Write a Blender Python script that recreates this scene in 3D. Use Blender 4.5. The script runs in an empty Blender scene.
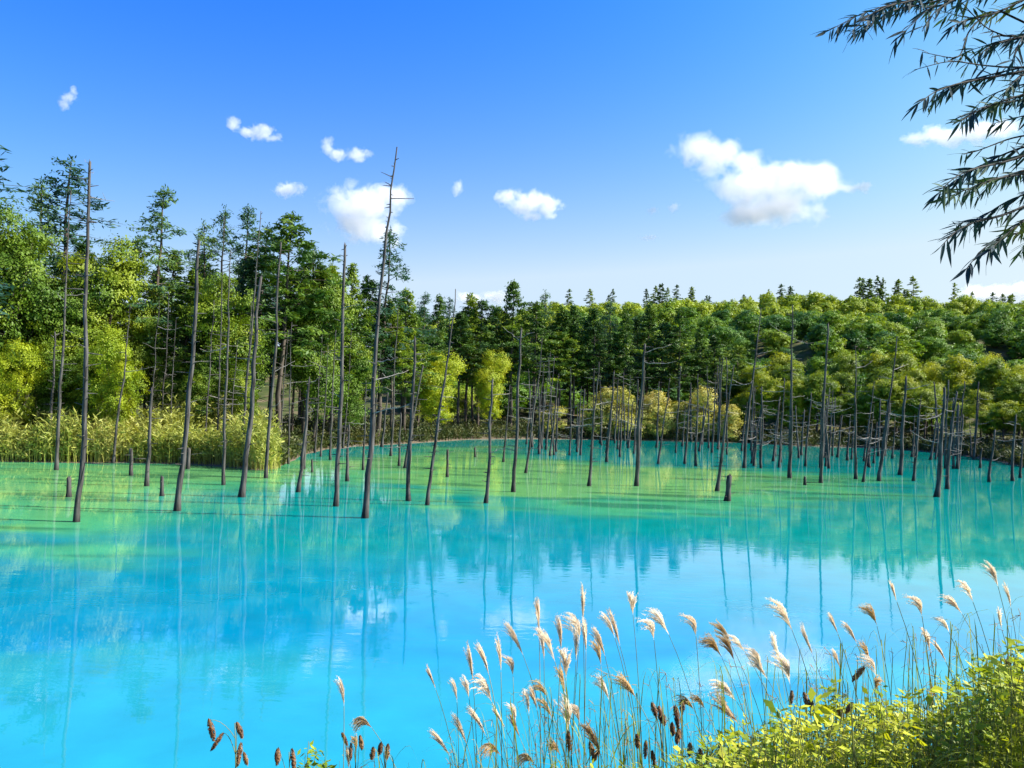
import bpy, math, random
import numpy as np
from mathutils import Vector, noise as mnoise

PI = math.pi
rad = math.radians
SC = bpy.context.scene
COL = SC.collection
rng = np.random.default_rng(11)
random.seed(11)

# ------------------------------------------------------------------ camera
W, H, F = 1024, 768, 773.0
CAM_Z = 4.5
PITCH, ROLL = rad(1.65), rad(1.8)
Fw = Vector((0, math.cos(PITCH), math.sin(PITCH)))
R0 = Vector((1, 0, 0))
U0 = R0.cross(Fw)
Rt = math.cos(ROLL) * R0 + math.sin(ROLL) * U0
Up = math.cos(ROLL) * U0 - math.sin(ROLL) * R0
CAM = Vector((0, 0, CAM_Z))
cd = bpy.data.cameras.new('camera')
cam = bpy.data.objects.new('camera', cd)
COL.objects.link(cam)
from mathutils import Matrix
M3 = Matrix((Rt, Up, -Fw)).transposed()
cam.matrix_world = Matrix.Translation(CAM) @ M3.to_4x4()
cd.sensor_width = 36
cd.lens = F / W * 36
cd.clip_start = 0.05
cd.clip_end = 20000
SC.camera = cam

# ------------------------------------------------------------------ light
SUN_AZ, SUN_EL = 89.0, 40.0        # azimuth clockwise from the view direction (+Y)
SUN_STRENGTH = 5.0
SKY_STRENGTH = 0.15
EXPOSURE = 1.4
w = bpy.data.worlds.new('World')
SC.world = w
w.use_nodes = True
nt = w.node_tree
nt.nodes.clear()
sky = nt.nodes.new('ShaderNodeTexSky')
sky.sky_type = 'NISHITA'
sky.sun_disc = False
sky.sun_elevation = rad(SUN_EL)
sky.sun_rotation = rad(SUN_AZ)
sky.air_density = 1.0
sky.dust_density = 3.0
sky.ozone_density = 5.0
bg = nt.nodes.new('ShaderNodeBackground')
bg.inputs['Strength'].default_value = SKY_STRENGTH
wo = nt.nodes.new('ShaderNodeOutputWorld')


def wmath(op, a, b=None):
    n_ = nt.nodes.new('ShaderNodeMath'); n_.operation = op
    for i_, v_ in enumerate((a, b)):
        if v_ is None: continue
        if isinstance(v_, (int, float)): n_.inputs[i_].default_value = v_
        else: nt.links.new(v_, n_.inputs[i_])
    return n_.outputs[0]


# deep saturated blue overhead, paling to a bright horizon: a contrast curve per channel, then low haze
sp = nt.nodes.new('ShaderNodeSeparateColor'); nt.links.new(sky.outputs[0], sp.inputs[0])
GAIN = 1.0 / (SKY_STRENGTH * 2 ** EXPOSURE)
chan = []
for o_, (k_, g_, mx_) in zip(sp.outputs, [(8.2, 3.2, 0.9), (2.0, 1.5, 0.95), (2.3, 1.0, 1.08)]):
    chan.append(wmath('MINIMUM', wmath('MULTIPLY', wmath('POWER', wmath('MULTIPLY', o_, SKY_STRENGTH), g_), k_), mx_))
cb = nt.nodes.new('ShaderNodeCombineColor')
for i_, c_ in enumerate(chan): nt.links.new(c_, cb.inputs[i_])
tcw = nt.nodes.new('ShaderNodeTexCoord')
sxw = nt.nodes.new('ShaderNodeSeparateXYZ'); nt.links.new(tcw.outputs['Generated'], sxw.inputs[0])
zc_ = wmath('MAXIMUM', sxw.outputs[2], 0.0)
sunward = wmath('MAXIMUM', wmath('ADD', wmath('MULTIPLY', sxw.outputs[0], 1.0), 1.22), 0.35)     # brighter haze towards the sun
hz_f = wmath('MINIMUM', wmath('MULTIPLY', wmath('MULTIPLY', wmath('POWER', 2.71828, wmath('MULTIPLY', zc_, -1 / 0.10)), 3.4), sunward), 0.8)
mxh = nt.nodes.new('ShaderNodeMixRGB'); nt.links.new(hz_f, mxh.inputs[0])
nt.links.new(cb.outputs[0], mxh.inputs[1]); mxh.inputs[2].default_value = (0.78, 0.90, 1.0, 1)
gn = nt.nodes.new('ShaderNodeMixRGB'); gn.blend_type = 'MULTIPLY'; gn.inputs[0].default_value = 1
nt.links.new(mxh.outputs[0], gn.inputs[1]); gn.inputs[2].default_value = (GAIN, GAIN, GAIN, 1)
nt.links.new(gn.outputs[0], bg.inputs['Color'])
nt.links.new(bg.outputs[0], wo.inputs[0])

sl = bpy.data.lights.new('sun', 'SUN')
sl.energy = SUN_STRENGTH
sl.angle = rad(0.5)
sl.color = (1.0, 0.94, 0.84)
sun = bpy.data.objects.new('sun', sl)
COL.objects.link(sun)
sd = Vector((math.sin(rad(SUN_AZ)) * math.cos(rad(SUN_EL)), math.cos(rad(SUN_AZ)) * math.cos(rad(SUN_EL)), math.sin(rad(SUN_EL))))
sun.rotation_euler = sd.to_track_quat('Z', 'Y').to_euler()
sun.location = (60, 10, 60)

SC.view_settings.view_transform = 'Standard'
SC.view_settings.look = 'None'
SC.view_settings.exposure = EXPOSURE
SC.view_settings.gamma = 1.0
SC.view_settings.use_curve_mapping = False
SC.render.engine = 'CYCLES'
cy = SC.cycles
cy.diffuse_bounces = 3
cy.glossy_bounces = 3
cy.transmission_bounces = 3
cy.transparent_max_bounces = 8
cy.volume_bounces = 14
cy.max_bounces = 16
cy.volume_step_rate = 1.0
cy.use_denoising = True
cy.use_adaptive_sampling = True
cy.adaptive_threshold = 0.02


# ------------------------------------------------------------------ helpers
def ray(px, py):
    return (Fw + Rt * ((px - W / 2) / F) - Up * ((py - H / 2) / F))


def ground_px(px, py, z=0.0):
    d = ray(px, py)
    t = (z - CAM_Z) / d.z
    return CAM + d * t


def at(px, py, Y):
    d = ray(px, py)
    return CAM + d * (Y / d.y)


def px_of(p):
    v = Vector(p) - CAM
    zc = v.dot(Fw)
    return W / 2 + F * v.dot(Rt) / zc, H / 2 - F * v.dot(Up) / zc


def mesh_np(name, V, faces_list, mats, mat_idx=None, smooth=False):
    """V (n,3); faces_list: list of (k, m) int arrays with m = 3 or 4."""
    me = bpy.data.meshes.new(name)
    V = np.asarray(V, dtype=np.float32)
    me.vertices.add(len(V))
    me.vertices.foreach_set('co', V.ravel())
    loops, starts, tot = [], [], 0
    for f in faces_list:
        f = np.asarray(f, dtype=np.int32)
        if len(f) == 0:
            continue
        k, m = f.shape
        loops.append(f.ravel())
        starts.append(tot + np.arange(k, dtype=np.int32) * m)
        tot += k * m
    loops = np.concatenate(loops)
    starts = np.concatenate(starts)
    me.loops.add(len(loops))
    me.loops.foreach_set('vertex_index', loops)
    me.polygons.add(len(starts))
    me.polygons.foreach_set('loop_start', starts)
    if mat_idx is not None:
        me.polygons.foreach_set('material_index', np.asarray(mat_idx, dtype=np.int32))
    me.polygons.foreach_set('use_smooth', np.full(len(starts), smooth, dtype=bool))
    me.update(calc_edges=True)
    for m in (mats if isinstance(mats, (list, tuple)) else [mats]):
        me.materials.append(m)
    return me


def ob(name, data, parent=None, loc=None):
    o = bpy.data.objects.new(name, data)
    COL.objects.link(o)
    if parent is not None:
        o.parent = parent
    if loc is not None:
        o.location = loc
    return o


def tag(o, label=None, cat=None, group=None, kind=None):
    if label: o['label'] = label
    if cat: o['category'] = cat
    if group: o['group'] = group
    if kind: o['kind'] = kind
    return o


def empty(name, loc=(0, 0, 0), rz=0.0):
    o = ob(name, None, None, loc)
    o.rotation_euler = (0, 0, rz)
    o.empty_display_size = 0.2
    return o


def unit(v):
    return v / np.maximum(np.linalg.norm(v, axis=-1, keepdims=True), 1e-9)


def cards(C, D, N, L, Wd):
    """diamond shaped leaf faces: centres C, long axes D, normals N"""
    D = unit(D)
    S = unit(np.cross(D, N))
    L = np.asarray(L).reshape(-1, 1) * 0.5
    Wd = np.asarray(Wd).reshape(-1, 1) * 0.5
    n = len(C)
    V = np.empty((n, 4, 3))
    V[:, 0] = C - D * L
    V[:, 1] = C + S * Wd - D * L * 0.1
    V[:, 2] = C + D * L
    V[:, 3] = C - S * Wd - D * L * 0.1
    Fq = np.arange(n * 4).reshape(n, 4)
    return V.reshape(-1, 3), Fq


class MB:
    """collects verts and faces, with one material index per block"""
    def __init__(self):
        self.V, self.F3, self.F4, self.m3, self.m4, self.n = [], [], [], [], [], 0

    def add(self, V, Fq, mi=0):
        V = np.asarray(V, dtype=float)
        Fq = np.asarray(Fq, dtype=int)
        self.V.append(V)
        if Fq.shape[1] == 4:
            self.F4.append(Fq + self.n); self.m4.append(np.full(len(Fq), mi))
        else:
            self.F3.append(Fq + self.n); self.m3.append(np.full(len(Fq), mi))
        self.n += len(V)

    def tube(self, P, Rr, sides=6, mi=0, wob=0.0, cap=True):
        P = np.asarray(P, dtype=float)
        Rr = np.asarray(Rr, dtype=float)
        n = len(P)
        T = np.gradient(P, axis=0)
        T = unit(T)
        ref = np.array([1.0, 0, 0]) if abs(T[0][0]) < 0.8 else np.array([0, 1.0, 0])
        X = unit(np.cross(T, ref))
        Y = np.cross(T, X)
        a = np.linspace(0, 2 * PI, sides, endpoint=False)
        rr = Rr[:, None] * (1 + wob * rng.standard_normal((n, sides)))
        V = P[:, None, :] + rr[..., None] * (np.cos(a)[None, :, None] * X[:, None, :] + np.sin(a)[None, :, None] * Y[:, None, :])
        idx = np.arange(n * sides).reshape(n, sides)
        A = idx[:-1]; B = np.roll(A, -1, 1); D_ = idx[1:]; C_ = np.roll(D_, -1, 1)
        Fq = np.stack([A, B, C_, D_], -1).reshape(-1, 4)
        V = V.reshape(-1, 3)
        base = self.n
        self.add(V, Fq, mi)
        if cap:
            tip = P[-1] + T[-1] * Rr[-1] * 0.6
            self.V.append(tip[None]); ti = self.n; self.n += 1
            last = base + idx[-1]
            self.F3.append(np.stack([last, np.roll(last, -1), np.full(sides, ti)], -1)); self.m3.append(np.full(sides, mi))
        return self

    def mesh(self, name, mats, smooth=False):
        V = np.concatenate(self.V)
        fl, ml = [], []
        if self.F3: fl.append(np.concatenate(self.F3)); ml.append(np.concatenate(self.m3))
        if self.F4: fl.append(np.concatenate(self.F4)); ml.append(np.concatenate(self.m4))
        return mesh_np(name, V, fl, mats, np.concatenate(ml), smooth)


def bez(p0, p1, p2, n):
    t = np.linspace(0, 1, n)[:, None]
    p0, p1, p2 = map(lambda p: np.asarray(p, float), (p0, p1, p2))
    return (1 - t) ** 2 * p0 + 2 * t * (1 - t) * p1 + t * t * p2


# ------------------------------------------------------------------ materials
def mat_new(name):
    m = bpy.data.materials.new(name)
    m.use_nodes = True
    n = m.node_tree
    n.nodes.clear()
    out = n.nodes.new('ShaderNodeOutputMaterial')
    return m, n, out


def ramp(n, fac, cols):
    r = n.nodes.new('ShaderNodeValToRGB')
    els = r.color_ramp.elements
    while len(els) < len(cols):
        els.new(0.5)
    for e, (p, c) in zip(els, cols):
        e.position = p
        e.color = (*c, 1)
    n.links.new(fac, r.inputs[0])
    return r.outputs[0]


def leaf_mat(name, cols, trans=0.35, nscale=0.6, rough=0.55, tcol=(1.25, 1.15, 0.5), per_obj=0.5):
    m, n, out = mat_new(name)
    tc = n.nodes.new('ShaderNodeTexCoord')
    nz = n.nodes.new('ShaderNodeTexNoise'); nz.inputs['Scale'].default_value = nscale; nz.inputs['Detail'].default_value = 5
    n.links.new(tc.outputs['Object'], nz.inputs['Vector'])
    oi = n.nodes.new('ShaderNodeObjectInfo')
    mx = n.nodes.new('ShaderNodeMath'); mx.operation = 'MULTIPLY_ADD'
    n.links.new(oi.outputs['Random'], mx.inputs[0]); mx.inputs[1].default_value = per_obj
    ad = n.nodes.new('ShaderNodeMath'); ad.operation = 'MULTIPLY_ADD'
    n.links.new(nz.outputs['Fac'], ad.inputs[0]); ad.inputs[1].default_value = 1.6; ad.inputs[2].default_value = -0.3 - per_obj / 2
    n.links.new(ad.outputs[0], mx.inputs[2])
    c = ramp(n, mx.outputs[0], cols)
    p = n.nodes.new('ShaderNodeBsdfPrincipled')
    n.links.new(c, p.inputs['Base Color']); p.inputs['Roughness'].default_value = rough
    p.inputs['Specular IOR Level'].default_value = 0.25
    t = n.nodes.new('ShaderNodeBsdfTranslucent')
    tm = n.nodes.new('ShaderNodeMixRGB'); tm.blend_type = 'MULTIPLY'; tm.inputs[0].default_value = 1
    n.links.new(c, tm.inputs[1]); tm.inputs[2].default_value = (*tcol, 1)
    n.links.new(tm.outputs[0], t.inputs[0])
    mi = n.nodes.new('ShaderNodeMixShader'); mi.inputs[0].default_value = trans
    n.links.new(p.outputs[0], mi.inputs[1]); n.links.new(t.outputs[0], mi.inputs[2])
    n.links.new(mi.outputs[0], out.inputs[0])
    return m


def bark_mat(name, c1, c2, scale=(9, 9, 0.9), bump=0.5, wet=False):
    m, n, out = mat_new(name)
    tc = n.nodes.new('ShaderNodeTexCoord')
    mp = n.nodes.new('ShaderNodeMapping'); mp.inputs['Scale'].default_value = scale
    n.links.new(tc.outputs['Object'], mp.inputs[0])
    nz = n.nodes.new('ShaderNodeTexNoise'); nz.inputs['Scale'].default_value = 1.0; nz.inputs['Detail'].default_value = 6
    nz.inputs['Roughness'].default_value = 0.65
    n.links.new(mp.outputs[0], nz.inputs['Vector'])
    c = ramp(n, nz.outputs['Fac'], [(0.35, c1), (0.65, c2)])
    p = n.nodes.new('ShaderNodeBsdfPrincipled')
    if wet:   # stained dark where the water has stood against the wood
        sx = n.nodes.new('ShaderNodeSeparateXYZ'); n.links.new(tc.outputs['Object'], sx.inputs[0])
        mr = n.nodes.new('ShaderNodeMapRange'); n.links.new(sx.outputs[2], mr.inputs[0])
        mr.inputs[1].default_value = 0.0; mr.inputs[2].default_value = 0.55; mr.inputs[3].default_value = 0.4; mr.inputs[4].default_value = 1.0
        mm = n.nodes.new('ShaderNodeMixRGB'); mm.blend_type = 'MULTIPLY'; mm.inputs[0].default_value = 1
        n.links.new(c, mm.inputs[1]); n.links.new(mr.outputs[0], mm.inputs[2]); c = mm.outputs[0]
    n.links.new(c, p.inputs['Base Color']); p.inputs['Roughness'].default_value = 0.85
    p.inputs['Specular IOR Level'].default_value = 0.2
    b = n.nodes.new('ShaderNodeBump'); b.inputs['Strength'].default_value = bump; b.inputs['Distance'].default_value = 0.03
    n.links.new(nz.outputs['Fac'], b.inputs['Height']); n.links.new(b.outputs[0], p.inputs['Normal'])
    n.links.new(p.outputs[0], out.inputs[0])
    return m


M_DEAD = bark_mat('dead_wood', (0.010, 0.009, 0.008), (0.105, 0.101, 0.097), wet=True)
M_DEADBR = bark_mat('bleached_branch', (0.11, 0.10, 0.09), (0.32, 0.29, 0.27))
M_BARK = bark_mat('tree_bark', (0.035, 0.028, 0.022), (0.11, 0.09, 0.075))
M_CONI = leaf_mat('conifer_needles', [(0.1, (0.014, 0.045, 0.018)), (0.5, (0.060, 0.130, 0.018)), (0.95, (0.25, 0.33, 0.016))], 0.26, 0.25)
M_LARCH = leaf_mat('larch_needles', [(0.1, (0.018, 0.062, 0.055)), (0.5, (0.045, 0.115, 0.060)), (0.95, (0.14, 0.23, 0.03))], 0.33, 0.25)
M_DECI = leaf_mat('broad_leaves', [(0.1, (0.032, 0.090, 0.012)), (0.5, (0.10, 0.175, 0.012)), (0.95, (0.26, 0.31, 0.012))], 0.27, 0.35, per_obj=0.25)
M_BELT = leaf_mat('shore_leaves', [(0.1, (0.055, 0.130, 0.014)), (0.5, (0.17, 0.25, 0.014)), (0.95, (0.36, 0.38, 0.02))], 0.38, 0.3)
M_YELL = leaf_mat('yellow_leaves', [(0.1, (0.15, 0.24, 0.012)), (0.5, (0.31, 0.38, 0.015)), (0.95, (0.46, 0.47, 0.03))], 0.36, 0.4)
M_PALE = leaf_mat('pale_leaves', [(0.1, (0.20, 0.22, 0.04)), (0.5, (0.36, 0.35, 0.07)), (0.95, (0.50, 0.43, 0.14))], 0.3, 0.4)
M_HILL = leaf_mat('hill_leaves', [(0.05, (0.045, 0.135, 0.026)), (0.5, (0.13, 0.25, 0.022)), (0.95, (0.29, 0.37, 0.025))], 0.3, 0.12, per_obj=0.8)
M_REED = leaf_mat('reed_blades', [(0.1, (0.13, 0.17, 0.03)), (0.5, (0.29, 0.32, 0.06)), (0.95, (0.46, 0.43, 0.14))], 0.3, 0.35, per_obj=0)
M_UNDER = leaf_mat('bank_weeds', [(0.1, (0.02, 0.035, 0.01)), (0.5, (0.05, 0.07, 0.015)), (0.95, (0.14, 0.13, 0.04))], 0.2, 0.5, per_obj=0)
M_WEED = leaf_mat('weed_leaves', [(0.1, (0.06, 0.13, 0.012)), (0.38, (0.20, 0.29, 0.016)), (0.58, (0.42, 0.47, 0.025)), (0.95, (0.64, 0.58, 0.10))], 0.35, 1.6, per_obj=0.1)
M_BLADE = leaf_mat('grass_blades', [(0.1, (0.08, 0.14, 0.015)), (0.5, (0.20, 0.25, 0.02)), (0.95, (0.48, 0.43, 0.12))], 0.35, 2.5, per_obj=0.3)
M_STEM = leaf_mat('grass_stem', [(0.1, (0.07, 0.11, 0.04)), (0.5, (0.16, 0.19, 0.06)), (0.95, (0.38, 0.33, 0.14))], 0.2, 2.0, per_obj=0.5)
M_PLUME = leaf_mat('grass_plume', [(0.1, (0.62, 0.50, 0.36)), (0.5, (0.78, 0.69, 0.56)), (0.95, (0.85, 0.79, 0.70))], 0.6, 5.0, tcol=(1.15, 1.1, 1.0), per_obj=0.5)
M_PLUMEB = leaf_mat('ripe_plume', [(0.1, (0.36, 0.24, 0.10)), (0.5, (0.56, 0.42, 0.22)), (0.95, (0.70, 0.58, 0.38))], 0.55, 5.0, tcol=(1.1, 1.0, 0.8), per_obj=0.5)
M_SEED = leaf_mat('brown_seed_head', [(0.1, (0.05, 0.022, 0.012)), (0.5, (0.13, 0.06, 0.022)), (0.95, (0.26, 0.15, 0.06))], 0.1, 14.0, per_obj=0.3)
M_WILLOW = leaf_mat('willow_leaves', [(0.1, (0.010, 0.034, 0.060)), (0.55, (0.018, 0.052, 0.062)), (0.70, (0.05, 0.11, 0.035)), (0.92, (0.30, 0.32, 0.05))], 0.25, 2.2, rough=0.8, per_obj=0.05)  # backlit shade painted as the dark blue, sunlit leaves as the yellow end
M_TWIG = bark_mat('willow_twig', (0.012, 0.014, 0.016), (0.035, 0.036, 0.032), (20, 20, 8), 0.2)


def ground_mat():
    m, n, out = mat_new('ground_soil')
    tc = n.nodes.new('ShaderNodeTexCoord')
    nz = n.nodes.new('ShaderNodeTexNoise'); nz.inputs['Scale'].default_value = 0.35; nz.inputs['Detail'].default_value = 9
    n.links.new(tc.outputs['Object'], nz.inputs['Vector'])
    c = ramp(n, nz.outputs['Fac'], [(0.3, (0.03, 0.045, 0.012)), (0.5, (0.06, 0.075, 0.02)), (0.62, (0.11, 0.09, 0.045)), (0.8, (0.17, 0.14, 0.08))])
    g = n.nodes.new('ShaderNodeNewGeometry')
    sx = n.nodes.new('ShaderNodeSeparateXYZ'); n.links.new(g.outputs['Position'], sx.inputs[0])
    n2 = n.nodes.new('ShaderNodeTexNoise'); n2.inputs['Scale'].default_value = 0.9; n2.inputs['Detail'].default_value = 6
    n.links.new(tc.outputs['Object'], n2.inputs['Vector'])
    ad = n.nodes.new('ShaderNodeMath'); ad.operation = 'MULTIPLY_ADD'
    n.links.new(n2.outputs['Fac'], ad.inputs[0]); ad.inputs[1].default_value = 0.5; n.links.new(sx.outputs[2], ad.inputs[2])
    mr = n.nodes.new('ShaderNodeMapRange'); n.links.new(ad.outputs[0], mr.inputs[0])
    mr.inputs[1].default_value = 0.35; mr.inputs[2].default_value = 0.8
    mx = n.nodes.new('ShaderNodeMixRGB'); n.links.new(mr.outputs[0], mx.inputs[0])
    mx.inputs[1].default_value = (0.13, 0.105, 0.075, 1)          # pale mud along the waterline
    n.links.new(c, mx.inputs[2])
    p = n.nodes.new('ShaderNodeBsdfPrincipled'); p.inputs['Roughness'].default_value = 0.95
    p.inputs['Specular IOR Level'].default_value = 0.1
    n.links.new(mx.outputs[0], p.inputs['Base Color'])
    b = n.nodes.new('ShaderNodeBump'); b.inputs['Strength'].default_value = 0.6; b.inputs['Distance'].default_value = 0.2
    n.links.new(nz.outputs['Fac'], b.inputs['Height']); n.links.new(b.outputs[0], p.inputs['Normal'])
    n.links.new(p.outputs[0], out.inputs[0])
    return m


# ------------------------------------------------------------------ terrain
far_px = [(-260, 452), (-120, 458), (0, 462), (70, 463), (130, 463), (200, 465), (245, 469), (272, 474), (288, 464), (305, 455),
          (330, 449), (365, 446), (400, 444), (440, 441.5), (470, 439.5), (510, 439), (545, 439), (610, 440), (660, 441), (705, 442),
          (745, 443), (800, 446), (870, 448), (915, 451), (950, 454), (985, 459), (1024, 467), (1075, 474)]
shore = [ground_px(x, y) for x, y in far_px]
pond = [(p.x, p.y) for p in shore] + [(72, 45), (58, 26), (34, 13), (17, 9.4), (9, 8.0), (4, 7.6), (-1, 8.0), (-5, 8.4), (-12, 8.6), (-30, 11), (-46, 20), (-56, 34)]
POND = np.array(pond)


def sdf(X, Y, poly):
    """signed distance to a polygon, negative inside"""
    X = np.asarray(X, float); Y = np.asarray(Y, float)
    d = np.full(X.shape, 1e9)
    inside = np.zeros(X.shape, bool)
    n = len(poly)
    for i in range(n):
        ax, ay = poly[i]; bx, by = poly[(i + 1) % n]
        ex, ey = bx - ax, by - ay
        t = np.clip(((X - ax) * ex + (Y - ay) * ey) / (ex * ex + ey * ey), 0, 1)
        d = np.minimum(d, np.hypot(X - ax - t * ex, Y - ay - t * ey))
        c = ((ay > Y) != (by > Y)) & (X < (bx - ax) * (Y - ay) / (by - ay + 1e-12) + ax)
        inside ^= c
    return np.where(inside, -d, d)


def sstep(x, a, b):
    t = np.clip((x - a) / (b - a), 0, 1)
    return t * t * (3 - 2 * t)


_G = rng.standard_normal((64, 64))


def vnoise(X, Y, s):
    """smooth value noise on numpy arrays"""
    x = np.asarray(X, float) / s + 100.0; y = np.asarray(Y, float) / s + 100.0
    xi = np.floor(x).astype(int); yi = np.floor(y).astype(int)
    fx = x - xi; fy = y - yi
    fx = fx * fx * (3 - 2 * fx); fy = fy * fy * (3 - 2 * fy)
    g = lambda a, b: _G[a % 64, b % 64]
    return (g(xi, yi) * (1 - fx) + g(xi + 1, yi) * fx) * (1 - fy) + (g(xi, yi + 1) * (1 - fx) + g(xi + 1, yi + 1) * fx) * fy


def height(X, Y):
    X = np.asarray(X, float); Y = np.asarray(Y, float)
    s = sdf(X, Y, POND)
    near = 1 - sstep(Y, 14, 26)
    bank_near = np.clip(s * 0.40, 0, 2.85)
    bank_far = np.where(s < 3, 0.14 * s, 0.42 + 0.10 * (s - 3))
    bank_far = np.minimum(bank_far, 1.4 + 0.0 * s)
    z = np.where(s > 0, near * bank_near + (1 - near) * bank_far, np.maximum(-1.6, 0.25 * s))
    prof = 20 * sstep(Y, 140, 235) + 23 * sstep(Y, 235, 385) - 8 * sstep(Y, 400, 700)
    side = 0.68 + 0.52 * sstep(X, -60, 40) - 0.06 * sstep(X, 70, 110) + 0.07 * sstep(X, 120, 170) - 0.10 * sstep(X, 190, 240) + 0.05 * vnoise(X, Y, 60)
    hill = prof * side + sstep(Y, 150, 200) * (3.0 * vnoise(X, Y, 45) + 1.5 * vnoise(X + 50, Y, 22))
    out = sstep(s, 6, 30)
    z = z + hill * out
    z = z + np.where(s > 1, 0.06 * vnoise(X, Y, 1.3) * np.clip(s / 3, 0, 1), 0)
    return z


def gz(x, y):
    return float(height(np.array([x]), np.array([y]))[0])


xs = np.unique(np.concatenate([np.linspace(-14, 14, 113), np.linspace(-120, 160, 176), np.linspace(-420, 520, 120), np.linspace(-5000, 5000, 41)]))
ys = np.unique(np.concatenate([np.linspace(-6, 14, 101), np.linspace(-20, 200, 181), np.linspace(-60, 760, 120), np.linspace(-3000, 6000, 37)]))
GX, GY = np.meshgrid(xs, ys)
GZ = height(GX, GY)
nx, ny = len(xs), len(ys)
idx = np.arange(nx * ny).reshape(ny, nx)
Fq = np.stack([idx[:-1, :-1], idx[:-1, 1:], idx[1:, 1:], idx[1:, :-1]], -1).reshape(-1, 4)
g = ob('ground', mesh_np('ground', np.stack([GX, GY, GZ], -1).reshape(-1, 3), [Fq], ground_mat(), smooth=True))
tag(g, 'soil banks and forested hill ground around the pond', 'ground', kind='structure')


# ------------------------------------------------------------------ water
def water_mat():
    m, n, out = mat_new('turquoise_water')
    at_ = n.nodes.new('ShaderNodeAttribute'); at_.attribute_name = 'bed_colour'
    tc = n.nodes.new('ShaderNodeTexCoord')
    p = n.nodes.new('ShaderNodeBsdfPrincipled')
    # mottled silt
    nz = n.nodes.new('ShaderNodeTexNoise'); nz.inputs['Scale'].default_value = 0.9; nz.inputs['Detail'].default_value = 6
    n.links.new(tc.outputs['Object'], nz.inputs['Vector'])
    mr = n.nodes.new('ShaderNodeMapRange'); n.links.new(nz.outputs['Fac'], mr.inputs[0])
    mr.inputs[1].default_value = 0.3; mr.inputs[2].default_value = 0.7; mr.inputs[3].default_value = 0.88; mr.inputs[4].default_value = 1.08
    mm = n.nodes.new('ShaderNodeMixRGB'); mm.blend_type = 'MULTIPLY'; mm.inputs[0].default_value = 1
    n.links.new(at_.outputs['Color'], mm.inputs[1]); n.links.new(mr.outputs[0], mm.inputs[2])
    n.links.new(mm.outputs[0], p.inputs['Base Color'])
    p.inputs['Roughness'].default_value = 0.008
    p.inputs['IOR'].default_value = 2.0
    # ripples, long across the view and short along it
    mp = n.nodes.new('ShaderNodeMapping'); mp.inputs['Scale'].default_value = (0.9, 2.6, 1)
    n.links.new(tc.outputs['Object'], mp.inputs[0])
    w1 = n.nodes.new('ShaderNodeTexNoise'); w1.inputs['Scale'].default_value = 1.6; w1.inputs['Detail'].default_value = 3
    n.links.new(mp.outputs[0], w1.inputs['Vector'])
    pn = n.nodes.new('ShaderNodeTexNoise'); pn.inputs['Scale'].default_value = 0.12; pn.inputs['Detail'].default_value = 3      # breezes in patches
    n.links.new(mp.outputs[0], pn.inputs['Vector'])
    pm = n.nodes.new('ShaderNodeMapRange'); n.links.new(pn.outputs['Fac'], pm.inputs[0])
    pm.inputs[1].default_value = 0.42; pm.inputs[2].default_value = 0.68; pm.inputs[3].default_value = 0.014; pm.inputs[4].default_value = 0.065
    b = n.nodes.new('ShaderNodeBump'); b.inputs['Distance'].default_value = 0.06
    n.links.new(pm.outputs[0], b.inputs['Strength'])
    n.links.new(w1.outputs['Fac'], b.inputs['Height'])
    n.links.new(b.outputs[0], p.inputs['Normal'])
    n.links.new(p.outputs[0], out.inputs[0])
    return m


bar_px = [(-120, 470), (0, 458), (130, 459), (230, 464), (290, 458), (420, 448), (480, 446), (560, 458), (640, 466), (760, 470), (880, 474),
          (890, 488), (800, 506), (640, 514), (540, 510), (450, 497), (380, 486), (300, 484), (235, 490), (180, 512), (130, 534), (60, 543), (-60, 548)]
BAR = np.array([(p.x, p.y) for p in (ground_px(x, y) for x, y in bar_px)])
wx = np.unique(np.concatenate([np.linspace(-70, 110, 301), np.linspace(-25, 25, 168)]))
wy = np.unique(np.concatenate([np.linspace(6.5, 200, 330), np.linspace(7, 50, 144)]))
WX, WY = np.meshgrid(wx, wy)
S_p = sdf(WX, WY, POND)
warp = 1.6 * vnoise(WX, WY, 5) + 0.8 * vnoise(WX, WY * 1.6, 1.7)
S_b = sdf(WX + 1.5 * vnoise(WX, WY, 7), WY + 1.2 * warp, BAR)
C_DEEP = np.array([0.0, 0.19, 0.36])
C_MID = np.array([0.0, 0.25, 0.23])
C_BAR = np.array([0.06, 0.37, 0.17])
C_BAR2 = np.array([0.135, 0.40, 0.135])
C_NEAR = np.array([0.015, 0.26, 0.32])
colw = np.empty(WX.shape + (3,))
far = (0.35 * sstep(WY, 12, 20) + 0.65 * sstep(WY + 3 * vnoise(WX, WY, 6), 20, 33))[..., None]
colw[:] = C_DEEP * (1 - far) + C_MID * far
a1 = (1 - sstep(S_b + 1.2 * vnoise(WX / 2.5, WY, 2.0), -3.0, 3.5))[..., None]
colw = colw * (1 - a1) + C_BAR * a1
a2 = (1 - 0.65 * sstep(WX, 8, 40))[..., None] * (1 - sstep(S_b + 1.5 * vnoise(WX + 31, WY, 4), -6, -1.5))[..., None]
colw = colw * (1 - a2) + C_BAR2 * a2
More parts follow.
